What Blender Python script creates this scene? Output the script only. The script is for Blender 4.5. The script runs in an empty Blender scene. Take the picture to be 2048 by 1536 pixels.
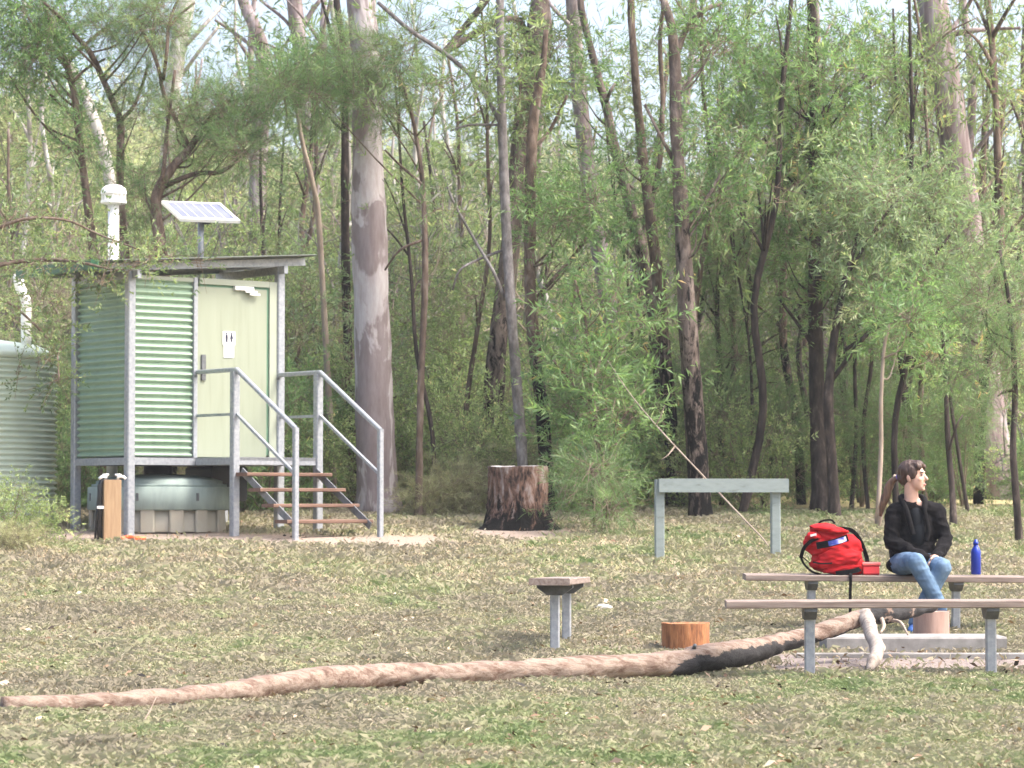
import bpy, math, random
import numpy as np
from mathutils import Vector, Matrix

# ------------------------------------------------------------------ camera, world, sun, exposure
scene = bpy.context.scene
COL = scene.collection
FPX = 5600.0                      # focal length in pixels of the 2048 px wide photograph
HORIZON = 1000.0                  # photo row of the horizon
CAMZ = 1.05
PITCH = math.atan((HORIZON - 768.0) / FPX)
cam_data = bpy.data.cameras.new('camera')
cam = bpy.data.objects.new('camera', cam_data)
COL.objects.link(cam)
cam.location = (0, 0, CAMZ)
cam.rotation_euler = (math.pi / 2 + PITCH, 0, 0)
cam_data.sensor_width = 36.0
cam_data.lens = FPX / 2048.0 * 36.0
cam_data.clip_start = 0.1
cam_data.clip_end = 3000
cam_data.dof.use_dof = True
cam_data.dof.focus_distance = 20.0
cam_data.dof.aperture_fstop = 6.3
scene.camera = cam

SUN_EL, SUN_AZ = math.radians(55), math.radians(106)      # azimuth clockwise from the view direction
world = bpy.data.worlds.new('World')
scene.world = world
world.use_nodes = True
wn = world.node_tree
sky = wn.nodes.new('ShaderNodeTexSky')
sky.sky_type = 'NISHITA'
sky.sun_disc = False
sky.sun_elevation = SUN_EL
sky.sun_rotation = SUN_AZ
sky.air_density = 1.0
sky.dust_density = 7.0
sky.ozone_density = 1.0
wn.nodes['Background'].inputs['Strength'].default_value = 0.15
wn.links.new(sky.outputs[0], wn.nodes['Background'].inputs['Color'])
sun_data = bpy.data.lights.new('sun', 'SUN')
sun_data.energy = 1.25
sun_data.angle = math.radians(18)
sun_data.color = (1.0, 0.955, 0.90)
sun = bpy.data.objects.new('sun', sun_data)
COL.objects.link(sun)
sdir = Vector((math.sin(SUN_AZ) * math.cos(SUN_EL), math.cos(SUN_AZ) * math.cos(SUN_EL), math.sin(SUN_EL)))
sun.rotation_euler = (-sdir).to_track_quat('-Z', 'Y').to_euler()
sun.location = sdir * 60
vs = scene.view_settings
vs.view_transform = 'Standard'
vs.look = 'None'
vs.exposure = 1.88
vs.gamma = 1.0
vs.use_curve_mapping = False
scene.cycles.use_denoising = True
scene.cycles.max_bounces = 8
scene.cycles.transparent_max_bounces = 6
scene.cycles.transmission_bounces = 4
scene.cycles.diffuse_bounces = 6
scene.cycles.use_adaptive_sampling = False

rng = np.random.default_rng(7)
random.seed(7)
CP, SP = math.cos(PITCH), math.sin(PITCH)

def W(px, py, d):
    """world point seen at photo pixel (px, py) at distance d along +Y"""
    a, b = (px - 1024.0) / FPX, (768.0 - py) / FPX
    y, z = CP - b * SP, SP + b * CP
    return Vector((a * d / y, d, CAMZ + z * d / y))

# ------------------------------------------------------------------ helpers
def vnoise(x, y, seed=0):
    x = np.asarray(x, float); y = np.asarray(y, float)
    r = np.random.default_rng(1000 + seed).random((64, 64))
    xi = np.floor(x).astype(int); yi = np.floor(y).astype(int)
    fx = x - xi; fy = y - yi
    fx = fx * fx * (3 - 2 * fx); fy = fy * fy * (3 - 2 * fy)
    a = r[xi % 64, yi % 64]; b = r[(xi + 1) % 64, yi % 64]
    c = r[xi % 64, (yi + 1) % 64]; e = r[(xi + 1) % 64, (yi + 1) % 64]
    return (a * (1 - fx) + b * fx) * (1 - fy) + (c * (1 - fx) + e * fx) * fy

PD = np.array([-60, 0, 12, 17, 19, 21, 26, 29, 32, 37, 45, 60, 90, 140, 220, 400, 900, 1500.])
PZ = np.array([-1.2, -.5, -.12, 0, .02, .05, .25, .45, .66, .90, 1.3, 2.3, 5.5, 11.5, 18, 24, 26, 26.])

def ground(x, y):
    x = np.asarray(x, float); y = np.asarray(y, float)
    z = sum(np.interp(y + o, PD, PZ) for o in (-1.2, -.4, .4, 1.2)) / 4
    z = z + (vnoise(x * .9 + 40, y * .9, 1) - .5) * .035 + (vnoise(x * .3 + 11, y * .3 + 5, 2) - .5) * .05
    far = np.clip((y - 45) / 60, 0, 1)
    z = z + far * (vnoise(x * .03 + 9, y * .03, 3) - .5) * 5 - far * np.clip(x, -40, 40) * .055
    z = z + .16 * np.exp(-(((x + 5.6) / .8) ** 2 + ((y - 29.6) / .7) ** 2))
    return z

def gz(x, y):
    return float(ground(x, y))

def on_ground(px, py):
    """the ground point seen at a photo pixel"""
    d = 9.0
    while d < 70:
        p = W(px, py, d)
        if p.z <= gz(p.x, p.y):
            break
        d += .05
    return W(px, py, d)

def tag(o, label=None, cat=None, group=None, kind=None):
    if label: o['label'] = label
    if cat: o['category'] = cat
    if group: o['group'] = group
    if kind: o['kind'] = kind
    return o

def empty(name, loc, rz=0.0, label=None, cat=None, group=None):
    o = bpy.data.objects.new(name, None)
    COL.objects.link(o)
    o.location = loc
    o.rotation_euler = (0, 0, rz)
    o.empty_display_size = .2
    return tag(o, label, cat, group)

class MB:
    """collects geometry for one mesh"""
    def __init__(self):
        self.v, self.f, self.m = [], [], []
    def add(self, vs_, fs_, mi=0):
        n = len(self.v)
        self.v.extend(tuple(p) for p in vs_)
        self.f.extend(tuple(i + n for i in f) for f in fs_)
        self.m.extend([mi] * len(fs_))
        return self
    def box(self, c, s, rot=None, mi=0, ch=0.0):
        hx, hy, hz = s[0] / 2, s[1] / 2, s[2] / 2
        if ch <= 0:
            p = [Vector((x, y, z)) for x in (-hx, hx) for y in (-hy, hy) for z in (-hz, hz)]
            f = [(0, 1, 3, 2), (4, 6, 7, 5), (0, 4, 5, 1), (2, 3, 7, 6), (0, 2, 6, 4), (1, 5, 7, 3)]
        else:               # chamfered along its longest axis
            ax = max(range(3), key=lambda i: s[i])
            o1, o2 = [i for i in range(3) if i != ax]
            h = (hx, hy, hz); ring = []
            for sa, sb, k in ((1, 1, 0), (1, 1, 1), (-1, 1, 1), (-1, 1, 0), (-1, -1, 0), (-1, -1, 1), (1, -1, 1), (1, -1, 0)):
                ring.append((sa * (h[o1] - (ch if k else 0)), sb * (h[o2] - (0 if k else ch))))
            p = []
            for e in (-1, 1):
                for a, b in ring:
                    q = [0, 0, 0]; q[ax] = e * h[ax]; q[o1] = a; q[o2] = b
                    p.append(Vector(q))
            f = [tuple(range(7, -1, -1)), tuple(range(8, 16))] + [(i, (i + 1) % 8, 8 + (i + 1) % 8, 8 + i) for i in range(8)]
        if rot is not None:
            p = [rot @ q for q in p]
        c = Vector(c)
        return self.add([q + c for q in p], f, mi)
    def bar(self, a, b, w, h=None, mi=0, ch=0.0):
        a, b = Vector(a), Vector(b)
        t = b - a
        q = t.to_track_quat('X', 'Z').to_matrix()
        return self.box((a + b) / 2, (t.length, w, h or w), q, mi, ch)
    def tube(self, pts, rad, n=10, mi=0, caps=True, rough=0.0, seed=0):
        pts = [Vector(p) for p in pts]
        if not hasattr(rad, '__len__'): rad = [rad] * len(pts)
        r_ = np.random.default_rng(seed)
        vs_, fs_ = [], []
        up = None
        for i, p in enumerate(pts):
            t = (pts[min(i + 1, len(pts) - 1)] - pts[max(i - 1, 0)])
            t = t.normalized() if t.length > 1e-9 else Vector((0, 0, 1))
            if up is None:
                up = Vector((1, 0, 0)) if abs(t.x) < .9 else Vector((0, 1, 0))
            up = (up - t * up.dot(t)).normalized()
            s = t.cross(up)
            for k in range(n):
                a = 2 * math.pi * k / n
                rr = rad[i] * (1 + (rough * (r_.random() - .5) * 2 if rough else 0))
                vs_.append(p + up * (math.cos(a) * rr) + s * (math.sin(a) * rr))
        for i in range(len(pts) - 1):
            for k in range(n):
                fs_.append((i * n + k, i * n + (k + 1) % n, (i + 1) * n + (k + 1) % n, (i + 1) * n + k))
        if caps:
            fs_.append(tuple(range(n - 1, -1, -1)))
            fs_.append(tuple(range((len(pts) - 1) * n, len(pts) * n)))
        return self.add(vs_, fs_, mi)
    def lathe(self, prof, n=24, c=(0, 0, 0), mi=0, tilt=None):
        """prof = [(r, z), ...] from bottom to top"""
        c = Vector(c); vs_, fs_ = [], []
        for r, z in prof:
            for k in range(n):
                a = 2 * math.pi * k / n
                q = Vector((r * math.cos(a), r * math.sin(a), z))
                vs_.append(c + (tilt @ q if tilt is not None else q))
        for i in range(len(prof) - 1):
            for k in range(n):
                fs_.append((i * n + k, i * n + (k + 1) % n, (i + 1) * n + (k + 1) % n, (i + 1) * n + k))
        fs_.append(tuple(range(n - 1, -1, -1)))
        fs_.append(tuple(range((len(prof) - 1) * n, len(prof) * n)))
        return self.add(vs_, fs_, mi)
    def ell(self, c, r, rot=None, n=12, m=8, mi=0):
        c = Vector(c); vs_, fs_ = [], []
        for i in range(m + 1):
            ph = math.pi * i / m
            for k in range(n):
                a = 2 * math.pi * k / n
                q = Vector((r[0] * math.sin(ph) * math.cos(a), r[1] * math.sin(ph) * math.sin(a), -r[2] * math.cos(ph)))
                vs_.append(c + (rot @ q if rot is not None else q))
        for i in range(m):
            for k in range(n):
                fs_.append((i * n + k, i * n + (k + 1) % n, (i + 1) * n + (k + 1) % n, (i + 1) * n + k))
        return self.add(vs_, fs_, mi)
    def build(self, name, mats, parent=None, smooth=False, loc=None):
        me = bpy.data.meshes.new(name)
        me.from_pydata([tuple(p) for p in self.v], [], self.f)
        if not isinstance(mats, (list, tuple)): mats = [mats]
        for m in mats: me.materials.append(m)
        if any(self.m): me.polygons.foreach_set('material_index', self.m)
        if smooth: me.polygons.foreach_set('use_smooth', [True] * len(me.polygons))
        me.update()
        return link(name, me, parent, loc)

def link(name, me, parent=None, loc=None):
    o = bpy.data.objects.new(name, me)
    COL.objects.link(o)
    if parent is not None: o.parent = parent
    if loc is not None: o.location = loc
    return o

def spline(pts, sub=4):
    """Catmull-Rom through pts (rows of any width)"""
    P = np.array([list(p) for p in pts], float)
    P = np.vstack([2 * P[0] - P[1], P, 2 * P[-1] - P[-2]])
    out = []
    for i in range(1, len(P) - 2):
        for t in np.arange(sub) / sub:
            p0, p1, p2, p3 = P[i - 1:i + 3]
            out.append(.5 * (2 * p1 + (p2 - p0) * t + (2 * p0 - 5 * p1 + 4 * p2 - p3) * t * t + (3 * p1 - p0 - 3 * p2 + p3) * t ** 3))
    out.append(P[-2])
    return np.array(out)

def remesh(mb, name, voxel, mat, parent, smooth_iter=6):
    """voxel union of overlapping closed shapes into one continuous surface"""
    o = mb.build(name, mat, parent, smooth=True)
    m = o.modifiers.new('r', 'REMESH'); m.mode = 'VOXEL'; m.voxel_size = voxel; m.use_smooth_shade = True
    s = o.modifiers.new('s', 'SMOOTH'); s.factor = .5; s.iterations = smooth_iter
    bpy.context.view_layer.update()
    dg = bpy.context.evaluated_depsgraph_get()
    me = bpy.data.meshes.new_from_object(o.evaluated_get(dg))
    o.modifiers.clear()
    o.data = me
    me.polygons.foreach_set('use_smooth', [True] * len(me.polygons))
    if not me.materials: me.materials.append(mat)
    return o

from mathutils import noise as mnoise
def wrinkle(o, amp, freq, stretch=(1, 1, 1), seed=0.0):
    me = o.data
    n = len(me.vertices)
    co = np.empty(n * 3, np.float32); me.vertices.foreach_get('co', co); co = co.reshape(-1, 3)
    no = np.empty(n * 3, np.float32); me.vertex_normals.foreach_get('vector', no); no = no.reshape(-1, 3)
    Pn = co * (np.array(stretch) * freq) + np.array([seed, 0, 0])
    val = np.array([1 - abs(mnoise.noise(p)) * 2.2 + .5 * mnoise.noise(p * 2.3) for p in (Vector(q) for q in Pn.tolist())])
    co = co + no * (amp * (val - .55))[:, None]
    me.vertices.foreach_set('co', co.astype(np.float32).ravel())
    me.update()
    return o

# ------------------------------------------------------------------ materials
def new_mat(name):
    m = bpy.data.materials.new(name)
    m.use_nodes = True
    nt = m.node_tree
    return m, nt, nt.nodes['Principled BSDF']

def ramp_node(nt, stops, interp='LINEAR'):
    r = nt.nodes.new('ShaderNodeValToRGB')
    cr = r.color_ramp
    cr.interpolation = interp
    while len(cr.elements) < len(stops): cr.elements.new(.5)
    for e, (p, c) in zip(cr.elements, stops):
        e.position = p
        e.color = (*c, 1) if len(c) == 3 else c
    return r

def noise_node(nt, scale=(1, 1, 1), sc=5.0, detail=5.0, rough=.6, dist=0.0, coord='Object'):
    tc = nt.nodes.new('ShaderNodeTexCoord')
    mp = nt.nodes.new('ShaderNodeMapping')
    mp.inputs['Scale'].default_value = scale
    nz = nt.nodes.new('ShaderNodeTexNoise')
    nz.inputs['Scale'].default_value = sc
    nz.inputs['Detail'].default_value = detail
    nz.inputs['Roughness'].default_value = rough
    nz.inputs['Distortion'].default_value = dist
    nt.links.new(tc.outputs[coord], mp.inputs['Vector'])
    nt.links.new(mp.outputs[0], nz.inputs['Vector'])
    return nz

def pmat(name, stops, scale=(1, 1, 1), sc=6.0, rough=.7, bump=0.0, metallic=0.0, spec=.5, detail=6.0, dist=0.0, bdist=.01, sheen=0.0):
    m, nt, b = new_mat(name)
    nz = noise_node(nt, scale, sc, detail, .62, dist)
    r = ramp_node(nt, stops)
    nt.links.new(nz.outputs['Fac'], r.inputs[0])
    nt.links.new(r.outputs[0], b.inputs['Base Color'])
    b.inputs['Roughness'].default_value = rough
    b.inputs['Metallic'].default_value = metallic
    b.inputs['Specular IOR Level'].default_value = spec
    if bump:
        bp = nt.nodes.new('ShaderNodeBump')
        bp.inputs['Strength'].default_value = bump
        bp.inputs['Distance'].default_value = bdist
        nt.links.new(nz.outputs['Fac'], bp.inputs['Height'])
        nt.links.new(bp.outputs[0], b.inputs['Normal'])
    return m

def mulc(c, k): return tuple(min(1, x * k) for x in c)
def flat(name, c, var=.12, sc=9.0, **k):
    return pmat(name, [(.3, mulc(c, 1 - var)), (.7, mulc(c, 1 + var))], sc=sc, **k)

M = {}
M['green_sheet'] = pmat('painted green corrugated steel', [(.25, (.17, .25, .185)), (.45, (.235, .345, .25)), (.75, (.265, .375, .28))], scale=(7, 7, .9), sc=1.2, rough=.34, spec=.6)
M['tank_sheet'] = flat('pale green tank steel', (.46, .54, .46), .07, 3, rough=.36)
M['door'] = pmat('pale green door paint', [(.25, (.20, .225, .165)), (.45, (.235, .265, .20)), (.75, (.255, .285, .22))], scale=(9, 9, .7), sc=1.4, rough=.5)
M['door_frame'] = flat('cream green frame paint', (0.288, 0.32, 0.256), .05, 3, rough=.45)
M['door_gap'] = flat('dark green seal', (.10, .20, .13), .1, 3)  # dark green strips in the joint beside and above the door leaf
M['galv'] = pmat('galvanised steel', [(.3, (0.2214, 0.2419, 0.2706)), (.5, (0.2952, 0.3157, 0.3485)), (.7, (0.3608, 0.3813, 0.41))], sc=26, rough=.42, metallic=.35, bump=.05)
M['galv_dark'] = pmat('dull steel', [(.3, (.06, .065, .07)), (.7, (.14, .15, .16))], sc=18, rough=.6, metallic=.2)
M['galv_mid'] = pmat('weathered steel', [(.3, (.13, .14, .15)), (.7, (.22, .23, .245))], sc=18, rough=.55, metallic=.25)
M['tread'] = pmat('red brown timber tread', [(.3, (0.096, 0.052, 0.036)), (.7, (0.192, 0.112, 0.08))], scale=(1, 8, 8), sc=4, rough=.75, bump=.2)
M['roof'] = flat('weathered roof sheet', (.09, .10, .085), .25, 5, rough=.5)
M['gutter'] = flat('dark green gutter', (.03, .11, .06), .2, 6, rough=.35)
M['pvc'] = flat('white pipe', (.78, .78, .76), .04, 6, rough=.35)
M['panel_cell'] = pmat('solar cells', [(.3, (.12, .13, .19)), (.7, (.17, .18, .24))], sc=3, rough=.2, spec=.8)
M['alu'] = flat('bright aluminium', (.80, .80, .80), .05, 12, rough=.35, metallic=.3)
M['poly_top'] = pmat('grey green polyethylene', [(.3, (.20, .25, .235)), (.7, (.28, .345, .32))], scale=(2, 2, .6), sc=4, rough=.75, spec=.3)
M['poly_base'] = pmat('dusty polyethylene base', [(.3, (0.288, 0.2592, 0.2088)), (.7, (0.3384, 0.324, 0.2664))], sc=4, rough=.7)
M['pine_post'] = pmat('treated pine post', [(.3, (0.24, 0.152, 0.084)), (.7, (0.336, 0.232, 0.136))], scale=(9, 9, 1), sc=4, rough=.8, bump=.2)
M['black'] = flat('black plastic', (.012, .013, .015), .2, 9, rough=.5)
M['orange'] = flat('orange plastic', (.75, .14, .04), .1, 9, rough=.6)
M['white_sign'] = flat('white sign face', (.82, .82, .82), .02, 4, rough=.5)
M['ink'] = flat('dark sign ink', (.02, .025, .05), .05, 4)
M['ink_grey'] = flat('grey sign print', (.45, .45, .47), .05, 4)
M['bench_wood'] = pmat('weathered bench plank', [(.25, (0.1178, 0.0837, 0.0682)), (.5, (0.2046, 0.1612, 0.1395)), (.75, (0.2914, 0.248, 0.217))], scale=(1, 14, 14), sc=3.2, rough=.85, bump=.35)
M['paint_grey'] = flat('blue grey painted steel', (.30, .37, .38), .07, 8, rough=.5)
M['rail_paint'] = pmat('pale blue grey timber paint', [(.28, (.12, .135, .13)), (.4, (.185, .225, .225)), (.7, (.22, .265, .265))], scale=(3, 9, 9), sc=3, rough=.65, bump=.2)
M['concrete'] = pmat('pale concrete', [(.25, (0.136, 0.1292, 0.1224)), (.6, (0.2448, 0.238, 0.2278)), (.8, (0.2992, 0.2924, 0.2822))], sc=9, rough=.9, bump=.25)
M['cut_log'] = pmat('pink grey cut log', [(.3, (0.225, 0.1425, 0.1125)), (.7, (0.36, 0.2475, 0.21))], scale=(8, 8, 1), sc=3, rough=.9, bump=.4)
M['orange_stump'] = pmat('orange stump bark', [(.3, (0.0525, 0.02625, 0.015)), (.45, (0.225, 0.09, 0.0375)), (.6, (0.3525, 0.15, 0.06)), (.75, (0.375, 0.24, 0.1425))], scale=(9, 9, 1.6), sc=3.2, rough=.9, bump=.5, bdist=.02)
M['stump_top'] = pmat('grey weathered stump top', [(.3, (.05, .045, .045)), (.6, (.30, .29, .30)), (.75, (.5, .5, .5))], sc=5, rough=.95, bump=.5)
M['bleached'] = pmat('bleached wood', [(.3, (0.315, 0.294, 0.273)), (.7, (0.476, 0.462, 0.434))], scale=(2, 9, 9), sc=4, rough=.85, bump=.3)
M['pale_wood'] = pmat('weathered branch wood', [(.3, (0.1488, 0.1178, 0.0992)), (.5, (0.2728, 0.2356, 0.2046)), (.7, (0.3348, 0.3038, 0.2728))], scale=(14, 14, 4), sc=2.2, rough=.9, bump=.6, bdist=.012)
M['red_fabric'] = pmat('red pack cloth', [(.3, (.30, .007, .010)), (.7, (.48, .014, .02))], sc=7, rough=.85, bump=.4, bdist=.012, spec=.2)
M['red_plastic'] = flat('red lunch box plastic', (.62, .04, .05), .06, 5, rough=.35)
M['red_lid'] = flat('pale red lid', (.68, .13, .12), .06, 5, rough=.4)
M['black_web'] = flat('black webbing', (.006, .006, .007), .3, 30, rough=.85, spec=.1)
M['patch_blue'] = pmat('blue white patch print', [(.44, (.03, .05, .30)), (.5, (.20, .20, .55)), (.55, (.62, .58, .80))], scale=(1, 1, 2.2), sc=9, rough=.6, detail=1)
M['bottle'] = flat('blue anodised bottle', (.012, .035, .30), .08, 5, rough=.28, metallic=.35)
M['skin'] = pmat('skin', [(.3, (0.476, 0.2805, 0.2125)), (.7, (0.544, 0.34, 0.2635))], sc=12, rough=.55)
M['lips'] = flat('lips', (.42, .15, .13), .05, 5)
M['hair'] = pmat('brown hair', [(.3, (.022, .010, .007)), (.7, (.060, .028, .018))], scale=(26, 26, 3), sc=3, rough=.55, bump=.7)
M['pony'] = pmat('golden brown hair', [(.3, (.045, .021, .011)), (.55, (.11, .056, .028)), (.75, (.20, .115, .06))], scale=(40, 40, 2), sc=2, rough=.55, bump=.7)
M['jacket'] = pmat('black fleece', [(.3, (.004, .004, .005)), (.7, (.012, .0115, .013))], sc=26, rough=.95, bump=.5, bdist=.008, spec=.12)
M['tee'] = flat('dark shirt', (.007, .009, .012), .2, 12, rough=.9, spec=.15)
M['jeans'] = pmat('blue denim', [(.3, (.06, .105, .18)), (.5, (.10, .165, .255)), (.72, (.15, .225, .315))], sc=5, rough=.9, bump=.25, spec=.2)
M['shoe'] = flat('blue shoe', (.03, .10, .32), .15, 9, rough=.7)
M['hair_tie'] = flat('violet hair tie', (.15, .12, .40), .1, 9)

# bark
def smooth_gum(name, a, b, c, scale, amt=.5):
    m, nt, bs = new_mat(name)
    n1 = noise_node(nt, (scale, scale, scale * .38), 1.0, 7.0, .55, .7)
    r1 = ramp_node(nt, [(amt - .02, a), (amt + .01, b)])
    n2 = noise_node(nt, (14, 14, 3), 1.0, 6.0, .65)
    r2 = ramp_node(nt, [(.3, c), (.62, (1, 1, 1))])
    mx = nt.nodes.new('ShaderNodeMix'); mx.data_type = 'RGBA'; mx.blend_type = 'MULTIPLY'
    mx.inputs[0].default_value = 1.0
    nt.links.new(n1.outputs['Fac'], r1.inputs[0]); nt.links.new(n2.outputs['Fac'], r2.inputs[0])
    nt.links.new(r1.outputs[0], mx.inputs[6]); nt.links.new(r2.outputs[0], mx.inputs[7])
    nt.links.new(mx.outputs[2], bs.inputs['Base Color'])
    bs.inputs['Roughness'].default_value = .8
    bp = nt.nodes.new('ShaderNodeBump'); bp.inputs['Strength'].default_value = .35; bp.inputs['Distance'].default_value = .02
    nt.links.new(n2.outputs['Fac'], bp.inputs['Height']); nt.links.new(bp.outputs[0], bs.inputs['Normal'])
    return m

def charred(name, stops, height, soft):
    """bark burnt black up to a ragged line"""
    m, nt, bs = new_mat(name)
    n1 = noise_node(nt, (12, 12, 4), 1.0, 6.0, .65, .4)
    r1 = ramp_node(nt, stops)
    nt.links.new(n1.outputs['Fac'], r1.inputs[0])
    n2 = noise_node(nt, (9, 9, 3.2), 1.0, 6.0, .75, .5)
    tc = nt.nodes.new('ShaderNodeTexCoord'); sx = nt.nodes.new('ShaderNodeSeparateXYZ')
    nt.links.new(tc.outputs['Object'], sx.inputs[0])
    ma = nt.nodes.new('ShaderNodeMath'); ma.operation = 'MULTIPLY_ADD'
    ma.inputs[1].default_value = -.22 / soft; ma.inputs[2].default_value = .5 + .22 * height / soft - .5
    nt.links.new(sx.outputs['Z'], ma.inputs[0])
    ad = nt.nodes.new('ShaderNodeMath'); ad.operation = 'ADD'
    nt.links.new(ma.outputs[0], ad.inputs[0]); nt.links.new(n2.outputs['Fac'], ad.inputs[1])
    r2 = ramp_node(nt, [(.50, (0, 0, 0)), (.58, (1, 1, 1))])
    nt.links.new(ad.outputs[0], r2.inputs[0])
    mx = nt.nodes.new('ShaderNodeMix'); mx.data_type = 'RGBA'
    nt.links.new(r2.outputs[0], mx.inputs[0]); nt.links.new(r1.outputs[0], mx.inputs[6])
    mx.inputs[7].default_value = (.006, .006, .006, 1)
    nt.links.new(mx.outputs[2], bs.inputs['Base Color'])
    bs.inputs['Roughness'].default_value = .95; bs.inputs['Specular IOR Level'].default_value = .12
    bp = nt.nodes.new('ShaderNodeBump'); bp.inputs['Strength'].default_value = .9; bp.inputs['Distance'].default_value = .03
    nt.links.new(n1.outputs['Fac'], bp.inputs['Height']); nt.links.new(bp.outputs[0], bs.inputs['Normal'])
    return m

M['big_gum'] = smooth_gum('smooth gum bark in two tones', (.215, .18, .185), (.39, .365, .375), (.7, .64, .62), 2.0, .52)
M['pale_gum'] = smooth_gum('pale gum bark', (0.3444, 0.3198, 0.3034), (0.492, 0.4756, 0.451), (0.492, 0.451, 0.41), 3.0, .45)
M['grey_gum'] = smooth_gum('mauve grey bark', (0.2, 0.16, 0.16), (0.304, 0.264, 0.272), (0.4, 0.336, 0.32), 2.5, .5)
M['red_gum'] = pmat('mauve streaked bark', [(.3, (0.096, 0.068, 0.068)), (.5, (0.2, 0.152, 0.152)), (.7, (0.32, 0.288, 0.304))], scale=(8, 8, .5), sc=1.6, rough=.85, bump=.5, bdist=.03)
BR = [(.3, (.045, .035, .029)), (.5, (.12, .088, .07)), (.7, (.22, .18, .155))]
GR = [(.3, (.075, .07, .07)), (.5, (.15, .138, .138)), (.7, (.26, .245, .245))]
M['brown_bark'] = pmat('brown bark', BR, scale=(10, 10, 3), sc=1.3, rough=.9, bump=.6, bdist=.02, spec=.15)
M['grey_bark'] = pmat('grey bark', GR, scale=(12, 12, 5), sc=1.4, rough=.9, bump=.6, bdist=.02, spec=.15)
M['dark_bark'] = pmat('dark bark', [(.3, (.012, .011, .011)), (.55, (.05, .04, .036)), (.75, (.15, .12, .105))], scale=(10, 10, 3), sc=1.3, rough=.92, bump=.7, bdist=.03, spec=.15)
M['stump_bark'] = charred('charred flaky stump bark', [(.36, (.014, .012, .011)), (.43, (.06, .04, .034)), (.5, (.13, .078, .058)), (.57, (.19, .145, .13)), (.68, (.29, .26, .25))], .36, .45)
M['char_low'] = charred('bark burnt at the foot', BR, 1.3, 1.0)
M['char_mid'] = charred('bark burnt to head height', BR, 2.2, 1.2)
M['char_high'] = charred('bark burnt high up', [(.3, (.045, .036, .032)), (.5, (.12, .095, .085)), (.7, (.24, .195, .175))], 2.0, 4.0)
M['pale_stick'] = pmat('pale stick bark', [(.3, (0.195, 0.15, 0.12)), (.7, (0.345, 0.285, 0.2325))], scale=(9, 9, 3), sc=1.5, rough=.9)
M['twig'] = pmat('twig bark', [(.3, (.12, .085, .06)), (.7, (.28, .22, .17))], sc=8, rough=.9)
M['log_bark'] = None

def leaf_mat(name, stops, trans=.5, rough=.45, gain=1.7, grey=.30, tint=(.93, 1.02, .95)):
    m, nt, bs = new_mat(name)
    at = nt.nodes.new('ShaderNodeAttribute'); at.attribute_name = 'v'
    oi = nt.nodes.new('ShaderNodeObjectInfo')
    ad = nt.nodes.new('ShaderNodeMath'); ad.operation = 'MULTIPLY_ADD'; ad.inputs[1].default_value = .22; ad.inputs[2].default_value = -.11
    nt.links.new(oi.outputs['Random'], ad.inputs[0])
    a2 = nt.nodes.new('ShaderNodeMath'); a2.operation = 'ADD'; a2.use_clamp = True
    nt.links.new(at.outputs['Fac'], a2.inputs[0]); nt.links.new(ad.outputs[0], a2.inputs[1])
    r = ramp_node(nt, [(p, tuple(x * gain * (1 - grey) + (.3 * c[0] + .6 * c[1] + .1 * c[2]) * gain * grey * t for x, t in zip([a * b for a, b in zip(c, tint)], (1.0, 1.0, .85)))) for p, c in stops])
    nt.links.new(a2.outputs[0], r.inputs[0])
    nt.links.new(r.outputs[0], bs.inputs['Base Color'])
    bs.inputs['Roughness'].default_value = rough
    bs.inputs['Specular IOR Level'].default_value = .45
    tr = nt.nodes.new('ShaderNodeBsdfTranslucent')
    hs = nt.nodes.new('ShaderNodeMix'); hs.data_type = 'RGBA'; hs.blend_type = 'MULTIPLY'; hs.inputs[0].default_value = 1
    hs.inputs[7].default_value = (1.08, 1.18, .75, 1)
    nt.links.new(r.outputs[0], hs.inputs[6]); nt.links.new(hs.outputs[2], tr.inputs['Color'])
    ms = nt.nodes.new('ShaderNodeMixShader'); ms.inputs[0].default_value = trans
    nt.links.new(bs.outputs[0], ms.inputs[1]); nt.links.new(tr.outputs[0], ms.inputs[2])
    nt.links.new(ms.outputs[0], nt.nodes['Material Output'].inputs['Surface'])
    return m

M['leaf_wattle'] = leaf_mat('wattle leaves', [(0, (.045, .10, .035)), (.5, (.10, .19, .055)), (.85, (.19, .28, .085)), (.97, (.30, .33, .12)), (1, (.38, .22, .07))])
M['leaf_grey'] = leaf_mat('grey green leaves', [(0, (.06, .10, .055)), (.5, (.13, .19, .095)), (.9, (.23, .28, .15)), (1, (.34, .34, .20))])
M['leaf_gum'] = leaf_mat('gum leaves', [(0, (.05, .085, .035)), (.5, (.12, .165, .06)), (.9, (.22, .25, .09)), (1, (.36, .25, .11))])
M['leaf_fine'] = leaf_mat('fine dark needle leaves', [(0, (.04, .08, .03)), (.5, (.085, .15, .05)), (.9, (.16, .23, .075)), (1, (.25, .26, .10))])
M['leaf_under'] = leaf_mat('undergrowth leaves', [(0, (.06, .085, .03)), (.4, (.13, .17, .06)), (.75, (.22, .26, .10)), (.93, (.34, .33, .15)), (1, (.42, .30, .16))], gain=2.15)
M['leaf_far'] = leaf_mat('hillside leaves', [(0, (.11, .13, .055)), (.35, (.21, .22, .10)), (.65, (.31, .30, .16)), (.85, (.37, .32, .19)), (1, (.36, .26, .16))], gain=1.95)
M['leaf_dry'] = leaf_mat('dry bracken', [(0, (.10, .09, .04)), (.5, (.19, .175, .085)), (1, (.30, .27, .15))], .3, gain=2.0)
M['grass'] = leaf_mat('short grass', [(0, (.27, .215, .18)), (.3, (.34, .285, .215)), (.55, (.325, .295, .195)), (.8, (.245, .262, .14)), (1, (.175, .217, .098))], .25, .8, .95, .05)
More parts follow.
